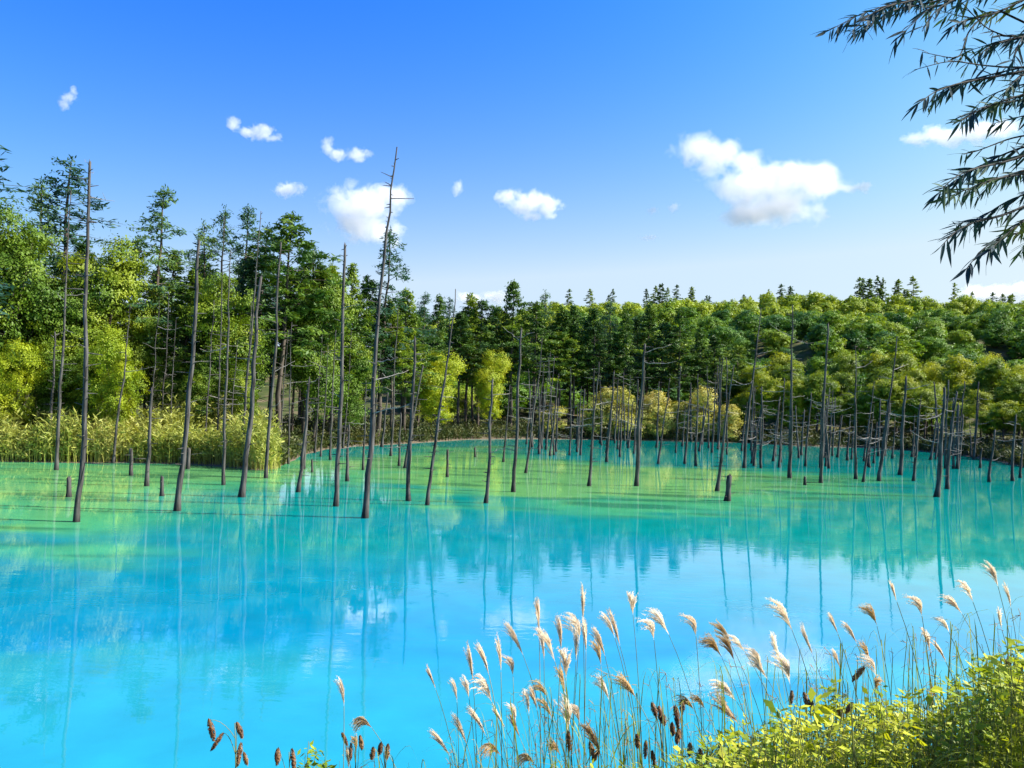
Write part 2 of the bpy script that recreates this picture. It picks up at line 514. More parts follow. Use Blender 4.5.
# long trunk-shadow streaks and deeper channels, painted dark into the shallows
shade_rib = sstep(vnoise(WX / 5.0 + 3, WY, 0.8) + 0.5 * vnoise(WX / 3.0, WY * 2.2 + 9, 1.0), 0.35, 1.2)[..., None]
colw = colw * (1 - 0.55 * shade_rib * a1 * np.array([1.0, 0.8, 0.6]))
nearsh = (sstep(S_p + 0.5 * warp, -6.6, -4.9) * (1 - sstep(WY, 18, 22)))[..., None] * 0.8
colw = colw * (1 - nearsh) + C_NEAR * nearsh
idx = np.arange(WX.size).reshape(WX.shape)
quads = np.stack([idx[:-1, :-1], idx[:-1, 1:], idx[1:, 1:], idx[1:, :-1]], -1).reshape(-1, 4)
keep = (S_p.ravel()[quads].min(1) < 1.5)
quads = quads[keep]
used, inv = np.unique(quads, return_inverse=True)
wv = np.stack([WX.ravel()[used], WY.ravel()[used], np.zeros(len(used))], -1)
wm = mesh_np('water', wv, [inv.reshape(-1, 4)], water_mat(), smooth=True)
ca = wm.color_attributes.new('bed_colour', 'FLOAT_COLOR', 'POINT')
ca.data.foreach_set('color', np.concatenate([colw.reshape(-1, 3)[used], np.ones((len(used), 1))], 1).astype(np.float32).ravel())
tag(ob('water', wm), 'milky turquoise pond with green shallows and mirrored trees', 'water', kind='structure')


# ------------------------------------------------------------------ clouds (real volumes far off in the sky)
CLOUD_D = 2200.0


def cloud_mat(lobes, density, amp, ry_mean):
    """vapour thickest inside a set of puffs (centre, radii in metres), torn at the edge by noise"""
    m, n, out = mat_new('cloud_vapour')
    tc = n.nodes.new('ShaderNodeTexCoord')
    acc = None
    for c, rr in lobes:
        mp = n.nodes.new('ShaderNodeVectorMath'); mp.operation = 'SUBTRACT'
        n.links.new(tc.outputs['Object'], mp.inputs[0]); mp.inputs[1].default_value = c
        dv = n.nodes.new('ShaderNodeVectorMath'); dv.operation = 'DIVIDE'
        n.links.new(mp.outputs[0], dv.inputs[0]); dv.inputs[1].default_value = rr
        ln = n.nodes.new('ShaderNodeVectorMath'); ln.operation = 'LENGTH'
        n.links.new(dv.outputs[0], ln.inputs[0])
        if acc is None:
            acc = ln.outputs['Value']
        else:
            sm = n.nodes.new('ShaderNodeMath'); sm.operation = 'SMOOTH_MIN'
            n.links.new(acc, sm.inputs[0]); n.links.new(ln.outputs['Value'], sm.inputs[1]); sm.inputs[2].default_value = 0.25
            acc = sm.outputs[0]
    nz = n.nodes.new('ShaderNodeTexNoise'); nz.inputs['Scale'].default_value = 0.7 / ry_mean; nz.inputs['Detail'].default_value = 5
    nz.inputs['Roughness'].default_value = 0.62; nz.inputs['Distortion'].default_value = 0.4
    n.links.new(tc.outputs['Object'], nz.inputs['Vector'])
    ma = n.nodes.new('ShaderNodeMath'); ma.operation = 'MULTIPLY_ADD'
    n.links.new(nz.outputs['Fac'], ma.inputs[0]); ma.inputs[1].default_value = amp; ma.inputs[2].default_value = 0.98 - amp * 0.5
    sb = n.nodes.new('ShaderNodeMath'); sb.operation = 'SUBTRACT'
    n.links.new(ma.outputs[0], sb.inputs[0]); n.links.new(acc, sb.inputs[1])
    mr = n.nodes.new('ShaderNodeMapRange'); n.links.new(sb.outputs[0], mr.inputs[0])
    mr.inputs[1].default_value = 0.0; mr.inputs[2].default_value = 0.6
    mr.inputs[3].default_value = 0.0; mr.inputs[4].default_value = density
    v = n.nodes.new('ShaderNodeVolumePrincipled')
    v.inputs['Color'].default_value = (1, 1, 1, 1)
    n.links.new(mr.outputs[0], v.inputs['Density'])
    v.inputs['Anisotropy'].default_value = 0.0
    n.links.new(v.outputs[0], out.inputs['Volume'])
    return m


M_CLOUD, M_WISP = (0.015, 2.9), (0.012, 3.4)


def cloud(lobes, label, look):
    """lobes: (px, py, rx, ry) in pixels of the photograph, turned into puffs at CLOUD_D metres"""
    import bmesh
    k = CLOUD_D / F
    c0 = at(np.mean([l[0] for l in lobes]), np.mean([l[1] for l in lobes]), CLOUD_D)
    bm = bmesh.new()
    puffs = []
    for (px, py, rx, ry) in lobes:
        r = bmesh.ops.create_icosphere(bm, subdivisions=2, radius=1.0)
        c = at(px, py, CLOUD_D) - c0
        c.y += random.uniform(-0.25, 0.25) * rx * k
        rr = Vector((rx * k, (rx + ry) * 0.45 * k, ry * k))
        puffs.append((tuple(c), tuple(rr)))
        for v in r['verts']:
            v.co = Vector((v.co.x * rr.x, v.co.y * rr.y, v.co.z * rr.z)) * 1.55 + c
    me = bpy.data.meshes.new('cloud_hull'); bm.to_mesh(me); bm.free()
    tmp = bpy.data.objects.new('cloud_tmp', me); COL.objects.link(tmp)
    rm = tmp.modifiers.new('r', 'REMESH'); rm.mode = 'VOXEL'; rm.voxel_size = max(4.0, min(l[3] for l in lobes) * k / 3)
    dg = bpy.context.evaluated_depsgraph_get()
    me2 = bpy.data.meshes.new_from_object(tmp.evaluated_get(dg))
    bpy.data.objects.remove(tmp)
    me2.name = 'cloud'
    me2.materials.clear()
    me2.materials.append(cloud_mat(puffs, look[0] * (24 / max(8, np.mean([l[3] for l in lobes]))) ** 0.5, look[1], float(np.mean([l[3] for l in lobes])) * k))
    o = ob('cloud', me2, None, c0)
    tag(o, label, 'cloud', 'clouds in the blue sky')


CLOUDS = [
    ([(697, 148, 25, 15), (720, 158, 26, 18), (745, 160, 22, 14), (760, 186, 48, 20), (808, 183, 36, 20), (775, 208, 46, 17), (745, 217, 28, 10)],
     'largest white cloud, a heaped mass high over the wooded hill', M_CLOUD),
    ([(849, 188, 12, 4), (863, 187, 9, 6)], 'small puff trailing off the tip of the largest cloud', M_CLOUD),
    ([(508, 196, 14, 7), (528, 204, 24, 12), (548, 208, 14, 10), (534, 217, 10, 6)], 'compact white cloud alone in mid sky over the forest', M_CLOUD),
    ([(340, 196, 13, 10), (362, 205, 34, 22), (390, 195, 22, 11), (360, 222, 34, 16), (382, 232, 20, 11)], 'broad white cloud behind the top of the tallest dead trunk', M_CLOUD),
    ([(328, 146, 7, 9), (338, 154, 10, 6), (358, 156, 14, 6)], 'hooked wisp of cloud above the broad white cloud', M_CLOUD),
    ([(234, 124, 8, 7), (246, 131, 9, 6), (262, 134, 13, 8), (276, 138, 8, 4)], 'thin ragged cloud, uppermost on the tall forest side', M_CLOUD),
    ([(288, 190, 16, 7)], 'small oval cloud just over the conifer tops', M_CLOUD),
    ([(915, 140, 14, 7), (945, 136, 26, 10), (975, 133, 28, 10), (1005, 128, 20, 9)], 'long flat cloud behind the hanging willow twigs', M_CLOUD),
    ([(975, 294, 20, 8), (1000, 292, 26, 9), (1030, 290, 24, 9)], 'low cloud bank resting on the hill ridge', M_CLOUD),
    ([(653, 210, 6, 4)], 'tiny puff, the duller of a pair beside the largest cloud', M_CLOUD),
    ([(674, 207, 6, 5)], 'tiny puff, the one of the pair touching nearest the largest cloud', M_CLOUD),
    ([(648, 238, 9, 3)], 'faint sliver of cloud under the pair of tiny puffs', M_WISP),
    ([(470, 298, 16, 6), (497, 297, 16, 7)], 'low cloud peeping over the middle treetops', M_CLOUD),
    ([(68, 97, 8, 6), (62, 104, 6, 5), (74, 91, 4, 6)], 'faint diagonal wisp in the deep blue corner', M_WISP),
    ([(458, 187, 6, 8)], 'faint upright wisp between the two middle clouds', M_WISP),
    ([(395, 243, 8, 6)], 'little puff under the broad white cloud beside the tallest trunk', M_CLOUD),
]
for a in CLOUDS:
    cloud(*a)


# ------------------------------------------------------------------ live trees: crowns and trunks
def conifer_meshes(name, seed, mat, base=0.36, reach=0.17, nb=95, sprays=70, airy=1.0, Hh=20.0, card=(0.44, 0.15), pw=0.72, irreg=0.30):
    """a tall conifer, Hh metres: tapered trunk with limbs, and an uneven layered crown of needle tufts"""
    r = np.random.default_rng(seed)
    tr = MB()
    zs = np.linspace(0, Hh * 0.985, 14)
    px = np.cumsum(r.normal(0, 0.05, 14)); py = np.cumsum(r.normal(0, 0.05, 14))
    rr = 0.20 * (1 - zs / Hh) ** 0.8 + 0.015
    rr[0] *= 1.35
    P = np.stack([px, py, zs], -1)
    P[0, 2] = -0.4
    tr.tube(P, rr, 7, 0, 0.05)
    VV, DD, NN, LL = [], [], [], []
    ang = r.uniform(0, 6.28)
    ph = r.uniform(0, 6.28, 4)
    for i in range(nb):
        t = (i + r.uniform(0, 1)) / nb
        z = Hh * (base + (1 - base) * t ** 0.95 * 0.985)
        ang += 2.4 + r.normal(0, 0.6)
        prof = (1 - t) ** pw * (0.5 + 0.5 * min(1, t / 0.2))
        wobble = 1 + irreg * (math.sin(z * 1.1 + 2 * math.cos(ang + ph[0]) + ph[1]) + 0.7 * math.sin(2 * ang + ph[2] + z * 0.5))
        L = Hh * reach * prof * r.uniform(0.6, 1.15) * max(0.35, wobble) + 0.35
        if r.random() < 0.10 * (airy + 0.2):
            continue
        c = np.array([np.interp(z, zs, px), np.interp(z, zs, py), z])
        d = np.array([math.cos(ang), math.sin(ang), 0])
        rise = 0.40 * t - 0.12 + r.normal(0, 0.10)
        end = c + d * L + np.array([0, 0, L * rise])
        mid = c + d * L * 0.5 + np.array([0, 0, L * (rise * 0.5 + 0.10)])
        B = bez(c, mid, end, 6)
        tr.tube(B, np.linspace(0.045 * (1 - t) + 0.012, 0.008, 6), 4, 0, 0, False)
        side = np.array([-d[1], d[0], 0])
        nt_ = max(3, int(3 + L * 2.6))
        ut = r.uniform(0.22, 1.0, nt_) ** 0.75
        tc_ = (1 - ut[:, None]) ** 2 * c + 2 * ut[:, None] * (1 - ut[:, None]) * mid + ut[:, None] ** 2 * end
        so = r.normal(0, 1, nt_) * (0.10 + 0.20 * L * (1.1 - ut))
        tc_ = tc_ + side * so[:, None] + np.array([0, 0, 1]) * (-np.abs(so) * 0.2 - r.exponential(0.10, nt_) * airy)[:, None]
        n = max(10, int(sprays * (0.25 + 0.75 * prof) * r.uniform(0.7, 1.2)))
        k = r.integers(0, nt_, n)
        Pb = tc_[k] + r.normal(0, 1, (n, 3)) * np.array([0.20, 0.20, 0.11])
        Dd = d * 0.6 + side * np.sign(so[k])[:, None] * r.uniform(0.1, 0.9, n)[:, None] + r.normal(0, 0.45, (n, 3)) + np.array([0, 0, -0.05])
        Nn = np.array([0, 0, 1.0]) + r.normal(0, 0.6, (n, 3)) + d * 0.35
        VV.append(Pb); DD.append(Dd); NN.append(Nn); LL.append(r.uniform(0.6, 1.3, n))
    # a few dead limbs under the crown
    for i in range(16):
        z = Hh * r.uniform(0.10, base + 0.10)
        a = r.uniform(0, 6.28); L = r.uniform(0.5, 2.2)
        c = np.array([np.interp(z, zs, px), np.interp(z, zs, py), z]); d = np.array([math.cos(a), math.sin(a), r.uniform(-0.3, 0.15)])
        tr.tube(bez(c, c + d * L * 0.5, c + d * L + np.array([0, 0, -0.1]), 4), [0.03, 0.022, 0.015, 0.008], 4, 0, 0, False)
    # leader
    n = 40
    z = Hh * r.uniform(0.92, 1.01, n)
    VV.append(np.stack([px[-1] + r.normal(0, 0.12, n), py[-1] + r.normal(0, 0.12, n), z], -1)); DD.append(r.normal(0, 0.5, (n, 3)) + np.array([0, 0, 1]))
    NN.append(r.normal(0, 1, (n, 3))); LL.append(np.full(n, 0.8))
    C = np.concatenate(VV); D = np.concatenate(DD); N = np.concatenate(NN); Ls = np.concatenate(LL)
    V, Fq = cards(C, D, N, card[0] * Ls, card[1] * Ls)
    return tr.mesh(name + '_trunk', M_BARK, True), mesh_np(name + '_crown', V, [Fq], mat)


def broad_meshes(name, seed, mat, Hh=12.0, rad_=4.0, base=0.25, lobes=12, clumps=46, per=14, leaf=(0.34, 0.22), trunk=True, one=False):
    r = np.random.default_rng(seed)
    cz = Hh * (base + 1) / 2
    hz_ = Hh * (1 - base) / 2
    tr = MB()
    if trunk:
        zs = np.linspace(-0.3, cz, 8)
        P = np.stack([np.cumsum(r.normal(0, 0.07, 8)), np.cumsum(r.normal(0, 0.07, 8)), zs], -1)
        tr.tube(P, np.linspace(0.20, 0.09, 8) * Hh / 12, 7, 0, 0.06)
    CC, NN, DD, LL = [], [], [], []
    for i in range(lobes):
        th = r.uniform(0, 6.28)
        v = -0.85 + 1.75 * (i + 0.5) / lobes
        ring = math.sqrt(max(0.05, 1 - v * v)) * r.uniform(0.35, 0.85)
        lc = np.array([math.cos(th) * ring * rad_ * 0.72, math.sin(th) * ring * rad_ * 0.72, cz + v * hz_ * 0.78])
        lr = rad_ * r.uniform(0.30, 0.52)
        if trunk:
            b0 = np.array([P[-2][0], P[-2][1], Hh * base * 0.9 + (lc[2] - Hh * base) * 0.35])
            b0[2] = min(b0[2], cz)
            tr.tube(bez(b0, (b0 + lc) / 2 + np.array([0, 0, 0.3]), lc, 5), np.linspace(0.07, 0.02, 5), 5, 0, 0, False)
        k = int(clumps * (lr / (rad_ * 0.42)) ** 2)
        dirs = unit(r.normal(0, 1, (k, 3)) + np.array([0, 0, 0.25]))
        cc = lc + dirs * (lr * r.uniform(0.55, 1.08, (k, 1))) * np.array([1, 1, 0.85])
        n = k * per
        src = np.repeat(np.arange(k), per)
        off = r.normal(0, 1, (n, 3)) * lr * 0.15
        off[:, 2] *= 0.7
        CC.append(cc[src] + off)
        NN.append(dirs[src] * 1.0 + r.normal(0, 0.36, (n, 3)) + np.array([0, 0, 0.3]))
        DD.append(r.normal(0, 1, (n, 3)) + np.array([0, 0, -0.3]))
        LL.append(r.uniform(0.65, 1.3, n))
    C = np.concatenate(CC); N = np.concatenate(NN); D = np.concatenate(DD); Ls = np.concatenate(LL)
    N = unit(N)
    D = D - N * (D * N).sum(1, keepdims=True)
    V, Fq = cards(C, D, N, leaf[0] * Ls, leaf[1] * Ls)
    if one:
        tr.add(V, Fq, 1)
        return tr.mesh(name, [M_BARK, mat])
    return tr.mesh(name + '_trunk', M_BARK, True), mesh_np(name + '_crown', V, [Fq], mat)


PROTO = {
    'larch': [(20.0, *conifer_meshes('larch', 100 + i, M_LARCH, 0.34, 0.165, 74, 105, 1.3, card=(0.40, 0.11), irreg=0.38, pw=0.8)) for i in range(5)],
    'spruce': [(20.0, *conifer_meshes('spruce', 200 + i, M_CONI, 0.30 + 0.04 * i, 0.150 + 0.02 * (i % 3), 92, 165, 1.0, pw=0.78 + 0.12 * (i % 3), irreg=0.36)) for i in range(6)],
    'pine': [(20.0, *conifer_meshes('pine', 250 + i, M_CONI, 0.42 + 0.04 * (i % 3), 0.20, 78, 165, 0.9, pw=0.60, irreg=0.42)) for i in range(5)],
    'broad': [(12.0, *broad_meshes('broad', 300 + i, M_DECI, 12.0, 3.7, 0.14, 17, 46, 46, (0.17, 0.105))) for i in range(5)],
    'belt': [(12.0, *broad_meshes('belt', 340 + i, M_BELT, 12.0, 3.5, 0.30, 15, 46, 32, (0.22, 0.14))) for i in range(6)],
    'yellow': [(12.0, *broad_meshes('yellow', 400 + i, M_YELL, 12.0, 4.2, 0.08, 17, 48, 40, (0.18, 0.115))) for i in range(3)],
    'pale': [(6.0, *broad_meshes('pale', 500 + i, M_PALE, 6.0, 2.6, 0.05, 10, 44, 20, (0.19, 0.11))) for i in range(3)],
}
KIND = {'larch': ('larch_tree', 'tree'), 'spruce': ('conifer_tree', 'tree'), 'broad': ('broadleaf_tree', 'tree'), 'belt': ('broadleaf_tree', 'tree'), 'pine': ('conifer_tree', 'tree'),
        'yellow': ('yellow_tree', 'tree'), 'pale': ('shrub', 'shrub')}
tree_count = {}


def tree(kind, px, top_py, Y, label, group, sx=1.0, z0=None, Hmin=None):
    p = at(px, top_py, Y)
    for _ in range(30):           # a living tree keeps its foot on dry ground
        if float(sdf(np.array([p.x]), np.array([p.y]), POND)[0]) > (6.0 if Y > 100 and kind not in ('pale', 'yellow') else 0.8):
            break
        Y += 1.5
        p = at(px, top_py, Y)
    x, y = p.x, p.y
    z = gz(x, y) if z0 is None else z0
    hgt = max(p.z - z, 2.0)
    pr = PROTO[kind]
    k = tree_count.get(kind, 0); tree_count[kind] = k + 1
    h0, tm, cm = pr[k % len(pr)]
    r = empty(KIND[kind][0], (x, y, z - 0.05), random.uniform(0, 2 * PI))
    s = hgt / h0
    wd = s ** 0.6 * sx
    r.scale = (wd, wd, s)
    r.rotation_euler.x = random.uniform(-0.02, 0.02); r.rotation_euler.y = random.uniform(-0.02, 0.02)
    tag(r, label, KIND[kind][1], group)
    ob('trunk', tm, r)
    ob('crown', cm, r)
    return r


G_LEFT = 'trees behind the reed bank'
G_MID = 'conifers along the far shore'
G_RIGHT = 'leafy trees along the far shore under the hill'
L_BACK = 'tall conifer crowded among others in the dark wood behind the reeds'
L_MIDC = 'dark green conifer in the close row above the flooded snags'
L_RB = 'sunlit leafy tree in the bright belt at the foot of the hill'

# standing out by themselves
tree('larch', 160, 187, 62, 'tall airy larch standing clear of its neighbours with gappy layered branches', G_LEFT, 1.15)
tree('larch', 70, 158, 64, 'tallest airy tree behind the bare trunk at the reed bank', G_LEFT, 1.5)
tree('pine', 288, 211, 64, 'broad dark conifer behind the paired pale snags, peak rounded', G_LEFT, 1.25)
tree('larch', 384, 228, 74, 'airy conifer directly behind the tallest leaning dead trunk', G_LEFT, 1.15)
tree('spruce', 515, 280, 108, 'pointed conifer rising highest from the middle row', G_MID, 1.1)
tree('broad', 14, 196, 55, 'large bushy tree with yellow-green sunlit leaves at the picture edge behind the reeds', G_LEFT, 1.0)
tree('broad', 102, 226, 59, 'bushy leafy tree behind the first tall bare trunk', G_LEFT, 0.95)
tree('yellow', 441, 346, 94, 'round bright yellow-green tree beside the dark wood edge', G_MID, 0.95)
tree('yellow', 22, 340, 53, 'bright yellow bush low at the picture edge above the reeds', G_LEFT, 0.75)
tree('yellow', 118, 328, 53.5, 'lime yellow sapling rising straight from the reeds', G_LEFT, 0.62)
tree('larch', -50, 88, 47, 'dark blue conifer whose branch tips poke in from the picture edge', G_LEFT, 1.5)
tree('yellow', 494, 345, 108, 'second yellow-green tree beside the pointed middle conifer', G_MID, 0.7)
tree('broad', 242, 362, 58, 'small bushy tree low in the dark wood behind the mud spit', G_LEFT, 0.6)

for (kd, px, ty, Y) in [('larch', 44, 178, 70), ('larch', 136, 236, 66), ('larch', 207, 222, 66), ('larch', 226, 207, 72), ('larch', 240, 203, 66), ('larch', 262, 222, 74),
                        ('spruce', 185, 268, 62), ('spruce', 285, 272, 78), ('spruce', 308, 284, 82), ('spruce', 297, 300, 73), ('spruce', 322, 300, 76), ('spruce', 255, 258, 64), ('pine', 312, 250, 68), ('spruce', 335, 264, 70),
                        ('spruce', 352, 264, 78), ('spruce', 366, 276, 82), ('spruce', 350, 300, 74), ('spruce', 395, 300, 84), ('spruce', 410, 288, 90), ('spruce', 376, 300, 76),
                        ('spruce', 170, 250, 70), ('spruce', 200, 255, 76), ('spruce', 275, 255, 80), ('spruce', 245, 250, 82), ('spruce', 120, 262, 72), ('spruce', 150, 270, 76), ('spruce', 85, 240, 74), ('spruce', 30, 240, 74),
                        ('spruce', -20, 210, 66), ('spruce', 330, 270, 88), ('spruce', 305, 262, 92), ('spruce', 230, 275, 92), ('spruce', 190, 285, 90), ('spruce', 210, 300, 64), ('spruce', 60, 250, 66)]:
    tree(kd, px + random.uniform(-2, 2), ty, Y, L_BACK if kd in ('spruce', 'pine') else 'slender airy larch showing above the dark wood behind the reeds', G_LEFT, random.uniform(0.9, 1.15))
for (px, ty, Y) in [(48, 262, 58), (75, 285, 57), (138, 300, 60), (178, 352, 60), (-15, 230, 57), (60, 330, 55), (205, 362, 58), (95, 345, 55), (234, 268, 61), (318, 258, 63), (350, 330, 72)]:
    tree('broad', px, ty, Y, 'green leafy tree of the sunlit wood edge over the reeds', G_LEFT, random.uniform(0.75, 0.95))
for (px, ty, Y, kd) in [(405, 294, 96, 's'), (420, 290, 100, 'l'), (436, 294, 106, 's'), (452, 298, 110, 'l'), (468, 292, 112, 's'), (484, 302, 112, 'p'), (500, 304, 116, 's'), (533, 304, 110, 'p'), (548, 291, 120, 'l'),
                    (562, 308, 114, 's'), (578, 304, 118, 's'), (596, 310, 114, 's'), (612, 302, 120, 'l'), (628, 312, 118, 's'), (648, 306, 126, 's'), (663, 322, 122, 'p'), (682, 310, 122, 's'),
                    (700, 326, 122, 's'), (716, 336, 126, 's'), (540, 318, 126, 's'), (572, 312, 130, 's'), (606, 320, 130, 's'), (640, 316, 132, 's'), (672, 326, 134, 's'), (418, 312, 92, 'p'), (460, 312, 104, 's'),
                    (512, 318, 120, 's'), (590, 318, 132, 's'), (430, 304, 112, 's'), (476, 308, 122, 's'), (735, 344, 132, 'p'), (555, 330, 116, 'p'), (618, 335, 118, 's'), (690, 345, 128, 's')]:
    tree({'s': 'spruce', 'p': 'pine', 'l': 'larch'}[kd], px + random.uniform(-3, 3), ty + random.uniform(-3, 3), Y, L_MIDC if kd != 'l' else 'thin airy larch tip rising from the conifer row above the flooded snags', G_MID, random.uniform(0.85, 1.25))
for (px, ty, Y) in [(598, 396, 110), (617, 384, 112), (636, 403, 110), (658, 390, 112), (681, 399, 110), (702, 388, 114), (655, 408, 108), (724, 402, 112), (552, 406, 106), (612, 408, 108)]:
    tree('pale', px, ty, Y, 'pale yellow shrub at the foot of the conifer row on the far shore', 'pale shrubs along the far waterline', random.uniform(1.0, 1.35))
i = 0
for row, (Y0, ty0) in enumerate([(114, 398), (121, 382), (130, 369), (142, 360)]):
    for px in np.arange(742 - 6 * row, 1110, 27 + row):
        Y = Y0 + random.uniform(-3, 3)
        if px > 950:
            Y -= (px - 950) / 100 * 22
        ty = ty0 + random.uniform(-17, 12) + (6 if px < 800 else 0)
        i += 1
        tree('yellow' if (i * 7) % 13 == 0 else 'belt', px + random.uniform(-8, 8), ty, Y, L_RB, G_RIGHT, random.uniform(0.85, 1.15))

# the wooded hill: one tree per crown
HILL = [broad_meshes('hill_tree', 600 + i, M_HILL, 11.0, 5.4, 0.10, 13, 34, 24, (0.42, 0.29), one=True) for i in range(6)]
RIDGE = []
for i in range(4):
    tm_, cm_ = conifer_meshes('ridge', 700 + i, M_CONI, 0.12, 0.17, 60, 30, 1.0, card=(0.9, 0.45))
    RIDGE.append((tm_, cm_))
cand = []
for _ in range(9000):
    Y = rng.uniform(150, 392)
    px = rng.uniform(395, 1075)
    X = (px - 512) / F * Y
    cand.append((X, Y))
picked = []
for (X, Y) in cand:
    dmin = 7.6
    if all((X - a) ** 2 + (Y - b) ** 2 > dmin * dmin for a, b in picked):
        picked.append((X, Y))
HX = np.array(picked)
HS = sdf(HX[:, 0], HX[:, 1], POND)
HX = HX[HS > 24]
HZ = height(HX[:, 0], HX[:, 1])
order = np.argsort(HX[:, 1])
nidx = order[:300] if len(order) > 300 else order
seen_first = set(nidx.tolist())
print('HILL', len(order))
rest = [k for k in order if k not in seen_first]
for j, k in enumerate(nidx):
    X, Y = HX[k]
    o = ob('hill_tree', HILL[j % 6], None, (X, Y, HZ[k] - 0.6))
    s = random.uniform(0.62, 1.05)
    o.scale = (s * random.uniform(1.05, 1.35), s * random.uniform(1.05, 1.35), s * 0.92)
    o.rotation_euler.z = random.uniform(0, 6.28)
    tag(o, 'round-crowned tree in the unbroken wood on the hillside', 'tree', 'trees covering the hillside')
# trees beyond the first three hundred: one wood
mbw = []
wV, wF, wn = [], [], 0
for k in rest:
    me = HILL[k % 6]
    co = np.empty(len(me.vertices) * 3, np.float32); me.vertices.foreach_get('co', co); co = co.reshape(-1, 3)
    nq = sum(1 for p in me.polygons if p.material_index == 1)
    leafv = co[-nq * 4:].reshape(nq, 4, 3)[::3]
    ctr = leafv.mean(1, keepdims=True)
    leafv = ctr + (leafv - ctr) * 1.7
    a = random.uniform(0, 6.28); s = random.uniform(0.66, 1.05)
    ca_, sa_ = math.cos(a), math.sin(a)
    q = leafv.reshape(-1, 3) * s
    q = np.stack([q[:, 0] * ca_ - q[:, 1] * sa_ + HX[k, 0], q[:, 0] * sa_ + q[:, 1] * ca_ + HX[k, 1], q[:, 2] + HZ[k] - 0.6], -1)
    wV.append(q)
if wV:
    wV = np.concatenate(wV)
    o = ob('forest', mesh_np('forest', wV, [np.arange(len(wV)).reshape(-1, 4)], M_HILL))
    tag(o, 'dense leafy wood covering the upper hill below the ridge', 'forest', kind='stuff')
# conifers along the ridge line
ridge_spots = [(640, 4), (652, 5), (664, 6), (674, 5), (690, 6), (704, 5), (716, 5), (726, 6), (738, 4), (752, 6), (762, 7), (772, 6), (786, 8), (798, 6), (812, 4),
               (861, 8), (870, 9), (878, 10), (886, 11), (893, 11), (900, 10), (908, 11), (922, 4), (960, 8), (968, 7), (976, 8), (988, 6), (999, 7), (1008, 9), (1018, 9), (1026, 8),
               (560, 5), (582, 6), (600, 4), (616, 5), (658, 6), (669, 4), (697, 7), (710, 5), (733, 7), (745, 5), (758, 4), (767, 7), (780, 6), (866, 9), (874, 10), (882, 11), (890, 9), (904, 10), (972, 7), (982, 8), (1004, 8), (1014, 7)]
for j, (px, hh) in enumerate(ridge_spots):
    Y = 388 + random.uniform(-6, 16)
    px += random.uniform(-7, 7); hh *= random.uniform(0.55, 1.35)
    X = (px - 512) / F * Y
    z = gz(X, Y)
    r = empty('conifer_tree', (X, Y, z - 0.3), random.uniform(0, 6.28))
    s = (hh + 10.5) / 20
    r.scale = (s * random.uniform(1.0, 1.6), s * random.uniform(1.0, 1.6), s)
    tag(r, 'small dark conifer in the row along the hilltop skyline' if not 855 < px < 915 else 'dark conifer in the tight clump crowning the hilltop', 'tree',
        'conifers on the skyline ridge')
    tm_, cm_ = RIDGE[j % 4]
    ob('trunk', tm_, r); ob('crown', cm_, r)


# ------------------------------------------------------------------ reeds and undergrowth
def blade_field(name, XY, hmin, hmax, wdt, mat, lean=0.25, seed=1, leafy=0, patch=0.0):
    r = np.random.default_rng(seed)
    n = len(XY)
    Z = height(XY[:, 0], XY[:, 1]) - 0.05
    hh = r.uniform(hmin, hmax, n) * (1 + patch * vnoise(XY[:, 0], XY[:, 1], 2.4))
    a = r.uniform(0, 2 * PI, n)
    ln = r.uniform(0.05, lean, n) * hh
    dx, dy = np.cos(a) * ln - 0.05 * hh, np.sin(a) * ln
    fa = r.uniform(0, 2 * PI, n)
    sxv, syv = np.cos(fa) * wdt / 2, np.sin(fa) * wdt / 2
    V = np.zeros((n, 5, 3))
    for k, (t, wf) in enumerate([(0, 1.0), (0.6, 0.9)]):
        bx = XY[:, 0] + dx * t * t; by = XY[:, 1] + dy * t * t; bz = Z + hh * t
        V[:, 2 * k] = np.stack([bx - sxv * wf, by - syv * wf, bz], -1)
        V[:, 2 * k + 1] = np.stack([bx + sxv * wf, by + syv * wf, bz], -1)
    V[:, 4] = np.stack([XY[:, 0] + dx, XY[:, 1] + dy, Z + hh * (1 - 0.5 * (ln / hh) ** 2)], -1)
    b = np.arange(n)[:, None] * 5
    q = b + np.array([[0, 1, 3, 2]]); t3 = b + np.array([[2, 3, 4]])
    Vs = [V.reshape(-1, 3)]
    f4 = [q]; off = n * 5
    if leafy:
        m = n * leafy
        src = np.repeat(np.arange(n), leafy)
        t = r.uniform(0.25, 0.98, m)
        C = np.stack([XY[src, 0] + dx[src] * t * t, XY[src, 1] + dy[src] * t * t, Z[src] + hh[src] * t], -1)
        aa = r.uniform(0, 2 * PI, m)
        D = np.stack([np.cos(aa), np.sin(aa), r.uniform(0.0, 1.3, m)], -1)
        C = C + unit(D) * 0.15
        v2, f2 = cards(C, D, r.normal(0, 1, (m, 3)) + np.array([0, 0, 0.6]), r.uniform(0.3, 0.6, m), r.uniform(0.04, 0.08, m) + wdt)
        Vs.append(v2); f4.append(f2 + off)
    return mesh_np(name, np.concatenate(Vs), [np.concatenate(f4), t3], mat)


def scatter(n, pxr, Yf, seed, smin, smax):
    """points on the ground between two distances from the waterline, over a range of bearings"""
    r = np.random.default_rng(seed)
    X = []; tot = 0
    while tot < n:
        px = r.uniform(pxr[0], pxr[1], n * 3)
        Y = r.uniform(Yf[0], Yf[1], n * 3)
        x = (px - 512) / F * Y
        s = sdf(x, Y, POND)
        k = (s > smin) & (s < smax)
        X.append(np.stack([x[k], Y[k]], -1)); tot += k.sum()
    return np.concatenate(X)[:n]


